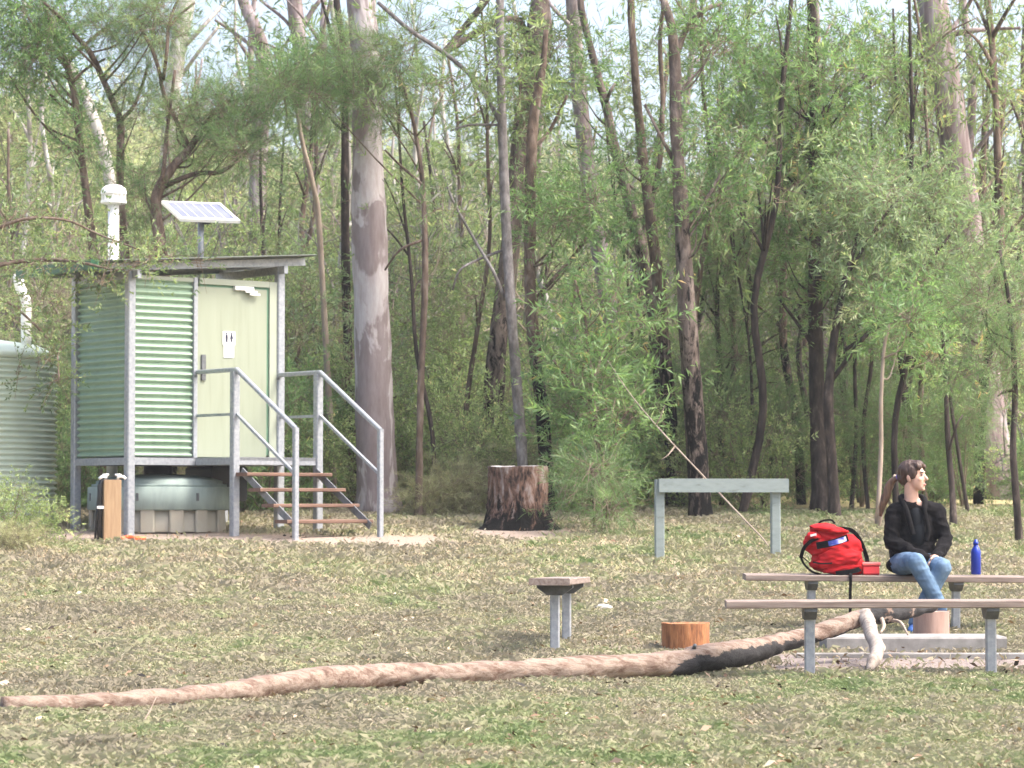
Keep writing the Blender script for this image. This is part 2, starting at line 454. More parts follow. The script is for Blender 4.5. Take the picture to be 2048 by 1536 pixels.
M['litter'] = leaf_mat('fallen leaves', [(0, (.02, .015, .012)), (.15, (.16, .085, .05)), (.45, (.36, .22, .15)), (.75, (.50, .40, .32)), (1, (.66, .58, .50))], .1, .7, .85, 0)

# ------------------------------------------------------------------ ground sheet
def axis(fine0, fine1, step, lo, hi):
    a = list(np.arange(fine0, fine1, step)); s = step
    while a[-1] < hi: s *= 1.18; a.append(a[-1] + s)
    s = step; b = [fine0]
    while b[-1] > lo: s *= 1.18; b.append(b[-1] - s)
    return np.array(b[:0:-1] + a)

gx, gy = axis(-8, 8, .14, -420, 420), axis(11, 40, .14, -60, 900)
XX, YY = np.meshgrid(gx, gy)
ZZ = ground(XX, YY)

def bare_mask(x, y):
    """sandy bare soil round the hut and stairs, and the worn tracks"""
    pxl = 1024 + x / y * FPX
    pyl = HORIZON - (ground(x, y) - CAMZ) / y * FPX
    n = vnoise(x * 2.2, y * 1.1, 5) * .6 + vnoise(x * 6, y * 3, 6) * .4
    sand = np.clip(1.25 - np.abs(pyl - 1077 - (pxl - 500) * .014) / 19, 0, 1) * np.clip((1010 - pxl) / 160, 0, 1)
    sand = np.maximum(sand, np.clip(1.3 - ((pxl - 1040) / 130) ** 2 - ((pyl - 1068) / 18) ** 2, 0, 1))
    sand = np.where(y > 35.5, sand * np.clip(1 - (y - 35.5) / 2, 0, 1), sand)
    return np.clip(sand * 1.5 - n * .9, 0, .9)

def ash_mask(x, y):
    n = vnoise(x * 3, y * 2, 8)
    a = np.clip(2.1 - np.hypot((x - 2.7) / 1.45, (y - 18.1) / 1.05) - n * .8, 0, 1)
    b = np.clip(1.25 - np.hypot((x - .7) / 2.2, (y - 19.2) / 1.0) - n * .6, 0, 1) * .85
    c = np.clip(1.2 - np.hypot((x + 2.6) / 2.5, (y - 20.5) / 1.1) - n * .6, 0, 1) * .6
    return np.clip(np.maximum(np.maximum(a, b), c), 0, 1)

nx, ny = len(gx), len(gy)
me = bpy.data.meshes.new('ground')
idx = np.arange(nx * ny).reshape(ny, nx)
quads = np.stack([idx[:-1, :-1], idx[:-1, 1:], idx[1:, 1:], idx[1:, :-1]], -1).reshape(-1, 4)
me.from_pydata(np.stack([XX, YY, ZZ], -1).reshape(-1, 3).tolist(), [], quads.tolist())
Ysafe = np.maximum(YY, 5)
for nm, arr in (('bare', bare_mask(XX, Ysafe)), ('ash', ash_mask(XX, YY)), ('wood', np.clip((YY - 36.5) / 2.5, 0, 1))):
    at = me.attributes.new(nm, 'FLOAT', 'POINT')
    at.data.foreach_set('value', arr.reshape(-1).astype(np.float32))
me.polygons.foreach_set('use_smooth', [True] * len(me.polygons))
gm, nt, bs = new_mat('dry grassy soil')
n1 = noise_node(nt, (1, 1, 1), 26, 6, .7)
n0 = noise_node(nt, (1, 1, 1), .9, 4, .6)
soil = ramp_node(nt, [(.32, (.14, .10, .065)), (.47, (.30, .235, .155)), (.6, (.40, .34, .225)), (.75, (.46, .42, .30))])
nt.links.new(n1.outputs['Fac'], soil.inputs[0])
green = ramp_node(nt, [(.35, (.12, .14, .05)), (.65, (.28, .29, .13))])
nt.links.new(n1.outputs['Fac'], green.inputs[0])
gsel = ramp_node(nt, [(.45, (0, 0, 0)), (.62, (.75, .75, .75))])
nt.links.new(n0.outputs['Fac'], gsel.inputs[0])
def mixc(fac, a, b):
    mx = nt.nodes.new('ShaderNodeMix'); mx.data_type = 'RGBA'
    nt.links.new(fac, mx.inputs[0]); nt.links.new(a, mx.inputs[6]); nt.links.new(b, mx.inputs[7])
    return mx.outputs[2]
def attr(n):
    a = nt.nodes.new('ShaderNodeAttribute'); a.attribute_name = n
    return a.outputs['Fac']
sand = ramp_node(nt, [(.3, (.19, .15, .125)), (.5, (.28, .228, .195)), (.7, (.35, .295, .26))])
ashc = ramp_node(nt, [(.3, (.08, .066, .06)), (.5, (.215, .18, .165)), (.7, (.31, .27, .25))])
woodc = ramp_node(nt, [(.3, (.17, .14, .08)), (.5, (.33, .29, .16)), (.7, (.43, .40, .22))])
for r in (sand, ashc, woodc): nt.links.new(n1.outputs['Fac'], r.inputs[0])
c = mixc(gsel.outputs[0], soil.outputs[0], green.outputs[0])
c = mixc(attr('wood'), c, woodc.outputs[0])
c = mixc(attr('ash'), c, ashc.outputs[0])
c = mixc(attr('bare'), c, sand.outputs[0])
nt.links.new(c, bs.inputs['Base Color'])
bs.inputs['Roughness'].default_value = .95
bs.inputs['Specular IOR Level'].default_value = .1
bp = nt.nodes.new('ShaderNodeBump'); bp.inputs['Strength'].default_value = .6; bp.inputs['Distance'].default_value = .03
nt.links.new(n1.outputs['Fac'], bp.inputs['Height']); nt.links.new(bp.outputs[0], bs.inputs['Normal'])
me.materials.append(gm)
tag(link('ground', me), 'dry short grass clearing sloping up to the wooded hillside', kind='structure')
# ------------------------------------------------------------------ toilet hut
TH = math.radians(38)
HD = 32.2
hp = W(258, 1065, HD)
hut = empty('toilet_hut', (hp.x, hp.y, gz(hp.x, hp.y) - .02), TH,
            'raised green corrugated steel toilet hut with stairs and solar panel', 'toilet')
HW, HS = 2.05, 1.25                # front width, side depth
FLOOR, WALLT = .92, 3.03

def part(name, mat, parent=hut, smooth=False):
    def deco(fn):
        mb = MB(); fn(mb)
        return mb.build(name, mat, parent, smooth)
    return deco

def roof_z(u):                      # underside of the roof sheet
    return 3.16 + .075 * u

def hut_part(name, mat, parent=hut, smooth=False, **kw):
    mb = MB()
    for k, argl in kw.items():
        for a in argl: getattr(mb, k)(*a)
    return mb.build(name, mat, parent, smooth)

for (u, v) in ((0, 0), (HW, 0), (0, HS), (HW, HS)):
    hut_part('corner_post', M['galv'], box=[((u, v, (roof_z(u) - .06) / 2), (.1, .1, roof_z(u) - .06), None, 0, .012)])
for a, b in (((.05, 0), (HW - .05, 0)), ((.05, HS), (HW - .05, HS)), ((0, .05), (0, HS - .05)), ((HW, .05), (HW, HS - .05))):
    hut_part('floor_bearer', M['galv'], bar=[((a[0], a[1], FLOOR - .045), (b[0], b[1], FLOOR - .045), .06, .085)])
hut_part('floor', M['galv_dark'], box=[((HW / 2, HS / 2, FLOOR - .06), (HW - .08, HS - .08, .05))])

def corrugated(mb, a, b, z0, z1, nrm, pitch=.0785, amp=.021, off=0.0):
    a, b, nrm = Vector((*a, 0)), Vector((*b, 0)), Vector((*nrm, 0))
    n = int((z1 - z0) / pitch * 8)
    vs_, fs_ = [], []
    for i in range(n + 1):
        z = z0 + (z1 - z0) * i / n
        o = nrm * (off + amp * math.sin(2 * math.pi * (z - z0) / pitch))
        vs_ += [a + o + Vector((0, 0, z)), b + o + Vector((0, 0, z))]
        if i: fs_.append((2 * i - 2, 2 * i - 1, 2 * i + 1, 2 * i))
    mb.add(vs_, fs_)

DU0, DU1 = .86, 1.99               # door frame along the front
for nm, a, b, nr in (('wall_sheet', (.06, 0), (DU0 - .03, 0), (0, -1)), ('wall_sheet', (0, HS - .055), (0, .055), (-1, 0)),
                     ('wall_sheet', (.05, HS), (HW - .05, HS), (0, 1)), ('wall_sheet', (HW, .05), (HW, HS - .05), (1, 0))):
    mb = MB(); corrugated(mb, a, b, FLOOR + .01, WALLT - .05, nr)
    mb.build(nm, M['green_sheet'], hut, True)
hut_part('wall_capping', M['door_frame'], bar=[((.055, -.005, WALLT - .03), (DU0 - .03, -.005, WALLT - .03), .05, .045)])
hut_part('wall_capping', M['galv'], bar=[((0, .055, WALLT - .03), (0, HS - .055, WALLT - .03), .05, .045)])
hut_part('door_jamb', M['galv'], box=[((DU0, -.005, (FLOOR + WALLT) / 2), (.055, .07, WALLT - FLOOR), None, 0, .006)])
hut_part('door_jamb', M['door_frame'], box=[((DU1 - .035, 0, (FLOOR + WALLT) / 2), (.12, .05, WALLT - FLOOR - .004))])
hut_part('door_head', M['door_frame'], box=[(((DU0 + DU1) / 2 - .02, 0, WALLT - .035), (DU1 - DU0 - .16, .055, .07))])
hut_part('door_seal', M['door_gap'], box=[((DU1 - .11, .012, (FLOOR + WALLT) / 2), (.035, .03, WALLT - FLOOR - .08)),
                                          (((DU0 + DU1) / 2 - .03, .014, WALLT - .085), (DU1 - DU0 - .19, .03, .03))])
DZ0, DZ1 = FLOOR + .01, WALLT - .10
door = hut_part('door', M['door'], box=[(((DU0 + .03 + DU1 - .13) / 2, .006, (DZ0 + DZ1) / 2), (DU1 - DU0 - .165, .04, DZ1 - DZ0))])
hut_part('pull_handle', M['galv_dark'], door, box=[((DU0 + .115, -.025, 1.98), (.062, .022, .30), None, 0, .006)])
hut_part('door_closer', M['alu'], door, box=[((1.52, -.035, WALLT - .10), (.26, .05, .05), None, 0, .01), ((1.61, -.06, WALLT - .135), (.16, .02, .022)), ((1.66, -.06, WALLT - .165), (.14, .02, .02))])
sg = hut_part('sign', M['white_sign'], box=[((1.325, -.019, 2.335), (.17, .008, .16)), ((1.325, -.019, 2.18), (.14, .007, .15))])
for s in (-1, 1):                  # the two toilet figures
    cx = 1.325 + s * .034
    f = MB()
    f.lathe([(.011, -.003), (.011, .003)], 12, (cx, -.0265, 2.392), tilt=Matrix.Rotation(math.pi / 2, 3, 'X'))
    if s < 0:
        f.box((cx, -.0265, 2.352), (.030, .006, .048))
        for t in (-1, 1): f.box((cx + t * .008, -.0265, 2.309), (.010, .006, .036))
    else:
        q = [(-.010, 2.377), (.010, 2.377), (.021, 2.328), (-.021, 2.328)]
        f.add([(cx + x, -.0235, z) for x, z in q] + [(cx + x, -.0295, z) for x, z in q], [(3, 2, 1, 0), (4, 5, 6, 7), (0, 1, 5, 4), (1, 2, 6, 5), (2, 3, 7, 6), (3, 0, 4, 7)])
        for t in (-1, 1): f.box((cx + t * .007, -.0265, 2.309), (.008, .006, .034))
    f.build('figure', M['ink'], sg)
for z_, w_, h_ in ((2.282, .07, .014), (2.225, .10, .008), (2.205, .085, .006), (2.17, .095, .006)):
    hut_part('print_line', M['ink_grey'], sg, box=[((1.325, -.0245, z_), (w_, .003, h_))])
MB().tube([(.75, .62, .60), (.75, .62, FLOOR - .09)], .17, 20).build('floor_shade_tube', M['black'], hut, True)  # added black tube that darkens the shaded gap between floor and tank lid
MB().box((1.62, .72, .62), (.5, .6, .42), None, 0, .03).build('floor_shade_box', M['black'], hut)  # added black box standing in for the shaded void and dark tank under the floor
# landing and stairs
LL = .86
LU0, LU1 = .88, HW - .02
hut_part('landing', M['galv'], box=[(((LU0 + LU1) / 2, -LL / 2 - .04, FLOOR - .02), (LU1 - LU0 - .1, LL - .03, .04))])
hut_part('landing_bearer', M['galv'], bar=[((LU0 + .05, -LL, FLOOR - .045), (LU1 - .05, -LL, FLOOR - .045), .05, .085)])
for u in (LU0, LU1): hut_part('landing_bearer', M['galv'], bar=[((u, -.055, FLOOR - .046), (u, -LL + .05, FLOOR - .046), .05, .083)])
RT = FLOOR + 1.0
RUN, DROP = 1.26, .70
for u in (LU0, LU1):
    hut_part('rail_post', M['galv'], box=[((u, -LL, RT / 2 - .01), (.09, .09, RT - .02), None, 0, .01)])
    hut_part('handrail', M['galv'], bar=[((u, -.05, RT), (u, -LL - .04, RT), .055, .05, 0, .01)])
    hut_part('mid_rail', M['galv'], bar=[((u, -.05, RT - .51), (u, -LL + .045, RT - .51), .032, .032)])
    hut_part('sloping_handrail', M['galv'], bar=[((u, -LL - .035, RT + .003), (u, -LL - RUN, RT - DROP), .052, .048, 0, .01)])
    hut_part('sloping_mid_rail', M['galv'], bar=[((u, -LL - .045, RT - .51), (u, -LL - RUN + .03, RT - DROP - .49), .032, .032)])
    hut_part('rail_post', M['galv'], box=[((u, -LL - RUN, (RT - DROP + .01) / 2 - .04), (.06, .06, RT - DROP + .09), None, 0, .008)])
    hut_part('stringer', M['galv_mid'], bar=[((u + (.065 if u == LU0 else -.065), -LL - .05, FLOOR - .16), (u + (.065 if u == LU0 else -.065), -LL - 1.16, .13), .012, .085)])
    hut_part('bolt', M['galv_dark'], box=[((u - .03, -.055, RT - .045), (.03, .012, .03))])
    hut_part('bolt', M['galv_dark'], box=[((u + .052, -LL, RT - .06), (.014, .03, .03))])
for i in range(4):
    hut_part('tread', M['tread'], box=[(((LU0 + LU1) / 2, -LL - .16 - .275 * i, FLOOR - .2 - .178 * i), (LU1 - LU0 + .02 - .0, .25, .042), None, 0, .008)])
# roof
RU0, RU1, RV0, RV1 = -.58, HW + .36, -.27, HS + .22
mb = MB(); vs_, fs_ = [], []
nw = 96
for i in range(nw + 1):            # ribs run up the slope
    v = RV0 + (RV1 - RV0) * i / nw
    h = .012 * math.sin(2 * math.pi * (v - RV0) / .0785)
    vs_ += [(RU0, v, roof_z(RU0) + .02 + h), (RU1, v, roof_z(RU1) + .02 + h)]
    if i: fs_.append((2 * i - 2, 2 * i - 1, 2 * i + 1, 2 * i))
mb.add(vs_, fs_)
hut_part_roof = mb.build('roof_sheet', M['roof'], hut, True)
for v in (RV0 + .24, HS * .5, RV1 - .14):
    mb = MB(); mb.bar((RU0 + .14, v, roof_z(RU0 + .14) - .045), (RU1 - .03, v, roof_z(RU1 - .03) - .045), .05, .09)
    mb.build('purlin', M['galv'], hut)
for u in (.02, HW - .02):
    mb = MB(); mb.bar((u, RV0 + .1, roof_z(u) - .14), (u, RV1 - .1, roof_z(u) - .14), .05, .09); mb.build('rafter', M['galv'], hut)
mb = MB(); zg = roof_z(RU0) - .02
for x0, z0, w_, h_ in ((RU0 - .10, zg, .008, .11), (RU0 - .05, zg - .055, .1, .008), (RU0 + .0, zg - .01, .008, .09)):
    mb.box((x0, (RV0 + RV1) / 2, z0), (w_, RV1 - RV0 + .04, h_))
mb.box((RU0 - .05, RV0 - .018, zg), (.108, .006, .11)); mb.box((RU0 - .05, RV1 + .018, zg), (.108, .006, .11))
mb.build('gutter', M['gutter'], hut)
# vent pipe and cowl
vu, vv = .56, HS + .12
vp = MB().tube([(vu, vv, .5), (vu, vv, 4.02)], .066, 20).build('vent_pipe', M['pvc'], hut, True)
cw = MB().lathe([(.075, 3.98), (.155, 4.0), (.155, 4.03), (.12, 4.04), (.12, 4.10), (.155, 4.11), (.155, 4.135), (.14, 4.18), (.09, 4.215), (.02, 4.228)], 24, (vu, vv, 0))
cw.build('cowl', M['pvc'], vp)
for k in range(8):
    a = k * math.pi / 4 + .2
    MB().box((vu + .135 * math.cos(a), vv + .135 * math.sin(a), 4.07), (.018, .018, .074)).build('cowl_strut', M['pvc'], vp)
# solar panel
inv = (Matrix.Translation(hut.location) @ Matrix.Rotation(TH, 4, 'Z')).inverted()
c_ = [inv @ W(*p) for p in ((362, 437, 33.3), (481, 441, 33.55), (433, 405, 33.95), (331, 402, 33.7))]
ex, ey = (c_[1] - c_[0]), (c_[3] - c_[0])
nrm = ex.cross(ey).normalized()
def quadbox(mb, o, e1, e2, t):
    p = [o, o + e1, o + e1 + e2, o + e2]
    mb.add(p + [q - nrm * t for q in p], [(0, 1, 2, 3), (7, 6, 5, 4), (0, 4, 5, 1), (1, 5, 6, 2), (2, 6, 7, 3), (3, 7, 4, 0)])
ey = (c_[3] - c_[0] + c_[2] - c_[1]) / 2
mb = MB(); b = .055
quadbox(mb, c_[0], ex, ey * b * 1.6, .04); quadbox(mb, c_[0] + ey * (1 - b), ex, ey * b, .04)
quadbox(mb, c_[0] + ey * b * 1.6, ex * b, ey * (1 - 2.6 * b), .04); quadbox(mb, c_[0] + ey * b * 1.6 + ex * (1 - b), ex * b, ey * (1 - 2.6 * b), .04)
spn = mb.build('solar_panel', M['alu'], hut)
mb = MB(); quadbox(mb, c_[0] + ey * b * 1.6 + ex * b - nrm * .012, ex * (1 - 2 * b), ey * (1 - 2.6 * b), .02); mb.build('cell_sheet', M['panel_cell'], spn)
mb = MB()
for k in range(1, 6): quadbox(mb, c_[0] + ey * b * 1.6 + ex * (b + (1 - 2 * b) * k / 6 - .004) - nrm * .0095, ex * .008, ey * (1 - 2.6 * b), .002)
mb.build('cell_line', M['alu'], spn)
pc = c_[0] + ex * .5 + ey * .5
MB().tube([(pc.x, pc.y, roof_z(pc.x) - .1), (pc.x, pc.y, pc.z - .03)], .038, 14).build('panel_post', M['galv'], hut, True)
MB().box((pc.x + .06, pc.y - .03, pc.z - .12), (.07, .07, .09)).build('panel_bracket', M['galv_dark'], hut)

# ------------------------------------------------------------------ holding tank under the hut
hm = Matrix.Translation(hut.location) @ Matrix.Rotation(TH, 4, 'Z')
tc_ = hm @ Vector((.82, .70, 0))
ht = empty('holding_tank', (tc_.x, tc_.y, gz(tc_.x, tc_.y) - .03), 0, 'grey green plastic holding tank with domed lid under the toilet hut', 'tank')
MB().lathe([(.79, .0), (.79, .02), (.775, .25), (.74, .255)], 40).build('base', M['poly_base'], ht, True)
for a in (-2.9, -2.45, -2.05, -1.62, -1.2, -.8, -.35):
    MB().box((.80 * math.cos(a), .80 * math.sin(a), .13), (.05, .17, .26), Matrix.Rotation(a, 3, 'Z'), 0, .015).build('rib', M['poly_base'], ht)
MB().lathe([(.79, .25), (.835, .258), (.85, .27), (.845, .52), (.83, .53)], 40).build('collar', M['poly_top'], ht, True)
MB().lathe([(.80, .53), (.80, .56), (.75, .563), (.745, .60), (.62, .635), (.42, .665), (.2, .68), (.02, .683)], 40).build('lid', M['poly_top'], ht, True)
for a in (-2.7, -1.75, -.9):
    MB().box((.85 * math.cos(a), .85 * math.sin(a), .41), (.014, .03, .09), Matrix.Rotation(a, 3, 'Z')).build('clip', M['galv_dark'], ht)
# timber post with taps
pp = W(223, 1066, 31.55); pz = gz(pp.x, pp.y)
tp = empty('timber_post', (pp.x, pp.y, pz), .35, 'square timber post with taps in front of the toilet hut', 'post')
MB().box((0, 0, .325), (.20, .10, .69), None, 0, .008).build('post', M['pine_post'], tp)
for sx_ in (-1, 1):
    t_ = MB(); x = sx_ * .07
    t_.tube([(x, .0, .66), (x, -.01, .70), (x + sx_ * .05, -.03, .705), (x + sx_ * .08, -.04, .68)], .018, 8); t_.tube([(x - .035, 0, .725), (x + .035, 0, .725)], .012, 8)
    t_.build('tap', M['alu'], tp, True)
MB().tube([(-.135, .0, .0), (-.135, .0, .6), (-.11, 0, .66), (-.05, 0, .68)], .03, 10).build('pipe', M['black'], tp, True)
MB().tube([(-.18, .02, .0), (-.165, .02, .3), (-.14, .03, .55)], .014, 8).build('hose', M['black'], tp, True)
MB().box((-.135, -.03, .36), (.075, .03, .03)).build('pipe_clamp', M['alu'], tp)
op = W(262, 1072, 31.2)
ob = MB(); ob.tube(spline([(-.10, 0, .03), (-.03, .03, .05), (.06, -.02, .04), (.16, .02, .035)], 4), .022, 7, rough=.25)
tag(ob.build('orange_strip', M['orange'], None, loc=(op.x, op.y, gz(op.x, op.y))), 'crumpled orange plastic strip on the ground by the timber post', 'plastic strip')

# ------------------------------------------------------------------ rain water tank
wt_c = W(-78, 1040, 34.0)
wt = empty('water_tank', (wt_c.x, wt_c.y, gz(wt_c.x + .6, wt_c.y - .4) - .05), 0, 'round pale green corrugated water tank beside the toilet hut', 'water tank')
TR, TZ = 1.13, 2.08
prof = [(TR + .005, 0), (TR + .005, .26)]
nwv = 26
for i in range(nwv * 6 + 1):
    z = .27 + (TZ - .27) * i / (nwv * 6)
    prof.append((TR + .022 * math.sin(2 * math.pi * i / 6), z))
MB().lathe(prof, 72).build('shell', M['tank_sheet'], wt, True)
MB().lathe([(TR + .03, TZ - .03), (TR + .035, TZ + .03), (TR - .02, TZ + .06), (.9, TZ + .16), (.4, TZ + .23), (.05, TZ + .25)], 60).build('lid', M['tank_sheet'], wt, True)
q = [W(36, 548, 33.6), W(40, 575, 33.6), W(52, 600, 33.6), W(52, 640, 33.6), W(53, 692, 33.6)]
MB().tube([p - wt.location for p in spline(q, 3)[:, :3].tolist() and [Vector(r) for r in spline(q, 3)]], .062, 14).build('downpipe', M['pvc'], wt, True)

# ------------------------------------------------------------------ benches
def bench(loc, rz, label, tilt=0.0, roll=0.0):
    e = empty('park_bench', loc, rz, label, 'bench', 'plank benches round the fireplace')
    e.rotation_euler = (tilt, roll, rz)
    MB().box((0, 0, .45 - .022), (2.1, .27, .045), None, 0, .006).build('seat_plank', M['bench_wood'], e)
    for s in (-1, 1):
        MB().box((s * .545, 0, .17), (.062, .062, .48), None, 0, .008).build('leg', M['galv'], e)
        b_ = MB(); q = [(-.12, .405), (.12, .405), (.12, .385), (.05, .335), (-.05, .335), (-.12, .385)]
        b_.add([(s * .545 - .038, y, z) for y, z in q] + [(s * .545 + .038, y, z) for y, z in q],
               [(5, 4, 3, 2, 1, 0), (6, 7, 8, 9, 10, 11)] + [(i, (i + 1) % 6, 6 + (i + 1) % 6, 6 + i) for i in range(6)])
        b_.build('bracket', M['galv_dark'], e)
    return e
fb = W(1800, 1200, 16.95)
bench((fb.x, fb.y, fb.z - .45), math.radians(-1.5), 'plank bench nearest the camera in front of the fallen log', roll=math.radians(-.2))
rb = W(1766, 1150, 21.1)
BENCH = Vector((rb.x, rb.y, rb.z))
bench((rb.x, rb.y, rb.z - .45), math.radians(1), 'plank bench the seated woman and red backpack rest on', tilt=math.radians(1.2), roll=math.radians(.5))
sa, sb_ = on_ground(1110, 1305), on_ground(1133, 1291)
smid = (sa + sb_) / 2
sdirn = Vector((.1, 1.09, 0)).normalized()
near = Vector((sa.x, sa.y, 0)); ctr = near + sdirn * .545
zt = W(1110, 1164, sa.y - .5).z
bench((ctr.x, ctr.y, zt - .45), math.atan2(sdirn.y, sdirn.x), 'plank bench seen end on, standing left of the short orange stump', roll=math.radians(1.25))

# frame of two posts and a beam
f0, f1 = W(1319, 1114, 29.0), W(1551, 1116, 29.1)
fr = empty('post_and_beam_frame', ((f0.x + f1.x) / 2, (f0.y + f1.y) / 2, min(gz(f0.x, f0.y), gz(f1.x, f1.y))), math.atan2(f1.y - f0.y, f1.x - f0.x),
           'pale blue grey frame of two posts and a beam on the grass', 'frame')
hw = (f1 - f0).length / 2
ztop = W(1319, 957, 29.0).z - fr.location.z
for s in (-1, 1):
    MB().box((s * hw, .0, ztop / 2 - .03), (.095, .095, ztop + .04 - (0 if s < 0 else .02)), None, 0, .008).build('post', M['rail_paint'], fr)
MB().box((.055, -.075, ztop - .072), (hw * 2 + .14, .05, .142)).build('beam', M['rail_paint'], fr)

# ------------------------------------------------------------------ fireplace slab, seat log, stumps
s0 = on_ground(1652, 1303); s1 = on_ground(2018, 1307)
sl = MB(); L_ = s1.x - s0.x
sl.box((0, .25, .02), (L_, .5, .15), None, 0, .012)
sl = sl.build('concrete_slab', M['concrete'], None, loc=((s0.x + s1.x) / 2, (s0.y + s1.y) / 2, min(gz(s0.x, s0.y), gz(s1.x, s1.y)) + .012))
tag(sl, 'long pale concrete slab on the bare soil behind the front bench', 'slab')
kb = on_ground(1700, 1316)
kbo = MB(); kbo.box((0, 0, .0), (2.2, .05, .05), None, 0, .008)
tag(kbo.build('edging_strip', M['concrete'], None, loc=(kb.x + .75, kb.y, gz(kb.x + .5, kb.y) + .012)), 'low grey edging strip in the ashy soil before the slab', 'edging')

def rough_cyl(name, px, py, d, wpx, hpx, side, top, label, cat, seed, flare=1.0, disp=.06, n=40, rows=14, topn=.03):
    p = W(px, py, d); k = FPX / d
    R, H = wpx / k / 2, hpx / k
    r_ = np.random.default_rng(seed)
    e = empty(name, (p.x, p.y, gz(p.x, p.y) - .03), 0, label, cat)
    ang = np.arange(n) / n * 2 * np.pi
    lob = sum(r_.normal() * np.cos(j * ang + r_.random() * 6.3) / j ** .7 for j in range(2, 7)) * disp
    fine = r_.normal(size=n) * disp * .45
    mb = MB(); vs_ = []
    toph = vnoise(np.cos(ang) * 1.7 + 9, np.sin(ang) * 1.7 + 9, seed) * topn
    for i in range(rows + 1):
        t = i / rows
        f = 1 + (flare - 1) * (1 - t) ** 5 + lob * (1 - .35 * t) + fine + r_.normal(size=n) * disp * .22
        root = 1 + (flare - 1) * 1.3 * np.maximum(0, np.sin(ang * 3 + seed)) * (1 - t) ** 7
        for k_ in range(n):
            vs_.append((R * f[k_] * root[k_] * math.cos(ang[k_]), R * f[k_] * root[k_] * math.sin(ang[k_]), (H + toph[k_] + .03) * t))
    fs_ = [(i * n + k_, i * n + (k_ + 1) % n, (i + 1) * n + (k_ + 1) % n, (i + 1) * n + k_) for i in range(rows) for k_ in range(n)]
    mb.add(vs_, fs_)
    mb.build('bark', side, e, True)
    last = vs_[-n:]
    t_ = MB(); rings = [last]
    for s in (.75, .45, .12):
        rings.append([(x * s, y * s, z - .012 + (r_.random() - .5) * topn * .8) for x, y, z in last])
    allv = [q for r in rings for q in r]
    t_.add(allv, [(i * n + k_, i * n + (k_ + 1) % n, (i + 1) * n + (k_ + 1) % n, (i + 1) * n + k_) for i in range(3) for k_ in range(n)] + [tuple(range(3 * n, 4 * n))])
    t_.build('cut_top', top, e, True)
    return e
rough_cyl('burnt_stump', 1037, 1058, 33.3, 118, 118, M['stump_bark'], M['stump_top'], 'thick charred tree stump with flaking red brown bark', 'stump', 3, 1.25, .05, 64, 22, .05)
rough_cyl('short_stump', 1371, 1298, 18.95, 96, 54, M['orange_stump'], M['orange_stump'], 'short orange brown stump behind the fallen log', 'stump', 5, 1.0, .02, 40, 10, .012)
rough_cyl('seat_log', 1862, 1266, 20.2, 72, 58, M['cut_log'], M['cut_log'], 'pinkish upright cut log at the seated womans feet', 'log', 6, 1.03, .015, 36, 8, .01)
wl = on_ground(1207, 1222)
e = empty('pale_log_piece', (wl.x, wl.y, gz(wl.x, wl.y) + .012), .2, 'small bleached piece of wood with a dark end lying on the grass', 'wood piece')
MB().tube(spline([(-.055, 0, 0.01), (0, .005, .018), (.06, 0, .004), (.075, 0, -.002)], 3), [.028] * 6 + [.025, .02, .016, .01], 10, rough=.12).build('wood', M['bleached'], e, True)
MB().tube([(-.075, 0, .004), (-.053, 0, .011)], [.02, .028], 10).build('burnt_end', M['galv_dark'], e, True)

# ------------------------------------------------------------------ fallen log
def log_mat():
    m, nt, bs = new_mat('peeled log with burnt stretch')
    n1 = noise_node(nt, (1.3, 15, 15), 1.6, 8, .75, .25)
    r1 = ramp_node(nt, [(.3, (.03, .018, .014)), (.39, (.11, .062, .042)), (.48, (.175, .125, .098)), (.57, (.265, .21, .17)), (.66, (.205, .12, .075)), (.76, (.08, .04, .026))])
    nt.links.new(n1.outputs['Fac'], r1.inputs[0])
    a = nt.nodes.new('ShaderNodeAttribute'); a.attribute_name = 'char'
    n2 = noise_node(nt, (6, 14, 14), 1.0, 5, .7, .5)
    ad = nt.nodes.new('ShaderNodeMath'); ad.operation = 'ADD'
    nt.links.new(a.outputs['Fac'], ad.inputs[0]); nt.links.new(n2.outputs['Fac'], ad.inputs[1])
    r2 = ramp_node(nt, [(.93, (0, 0, 0)), (1.0, (1, 1, 1))])
    nt.links.new(ad.outputs[0], r2.inputs[0])
    r3 = ramp_node(nt, [(.35, (.008, .008, .009)), (.7, (.035, .034, .036))]); nt.links.new(n1.outputs['Fac'], r3.inputs[0])
    mx = nt.nodes.new('ShaderNodeMix'); mx.data_type = 'RGBA'
    nt.links.new(r2.outputs[0], mx.inputs[0]); nt.links.new(r1.outputs[0], mx.inputs[6]); nt.links.new(r3.outputs[0], mx.inputs[7])
    nt.links.new(mx.outputs[2], bs.inputs['Base Color']); bs.inputs['Roughness'].default_value = .85
    bp = nt.nodes.new('ShaderNodeBump'); bp.inputs['Strength'].default_value = .6; bp.inputs['Distance'].default_value = .02
    nt.links.new(n1.outputs['Fac'], bp.inputs['Height']); nt.links.new(bp.outputs[0], bs.inputs['Normal'])
    return m
M['log_bark'] = log_mat()
LOG = [(5, 1413, 34, 14.6), (150, 1407, 36, 14.8), (300, 1400, 38, 15.05), (450, 1386, 42, 15.35), (550, 1369, 45, 15.6), (650, 1352, 48, 15.85), (750, 1345, 48, 16.1), (850, 1341, 47, 16.3),
       (950, 1344, 47, 16.5), (1050, 1343, 48, 16.65), (1150, 1338, 51, 16.8), (1250, 1330, 52, 16.95), (1350, 1322, 52, 17.1), (1430, 1314, 56, 17.25), (1510, 1301, 50, 17.45), (1580, 1282, 46, 17.65),
       (1650, 1262, 43, 17.85), (1720, 1238, 44, 18.05), (1765, 1229, 46, 18.15), (1820, 1224, 36, 18.3), (1872, 1214, 22, 18.5)]
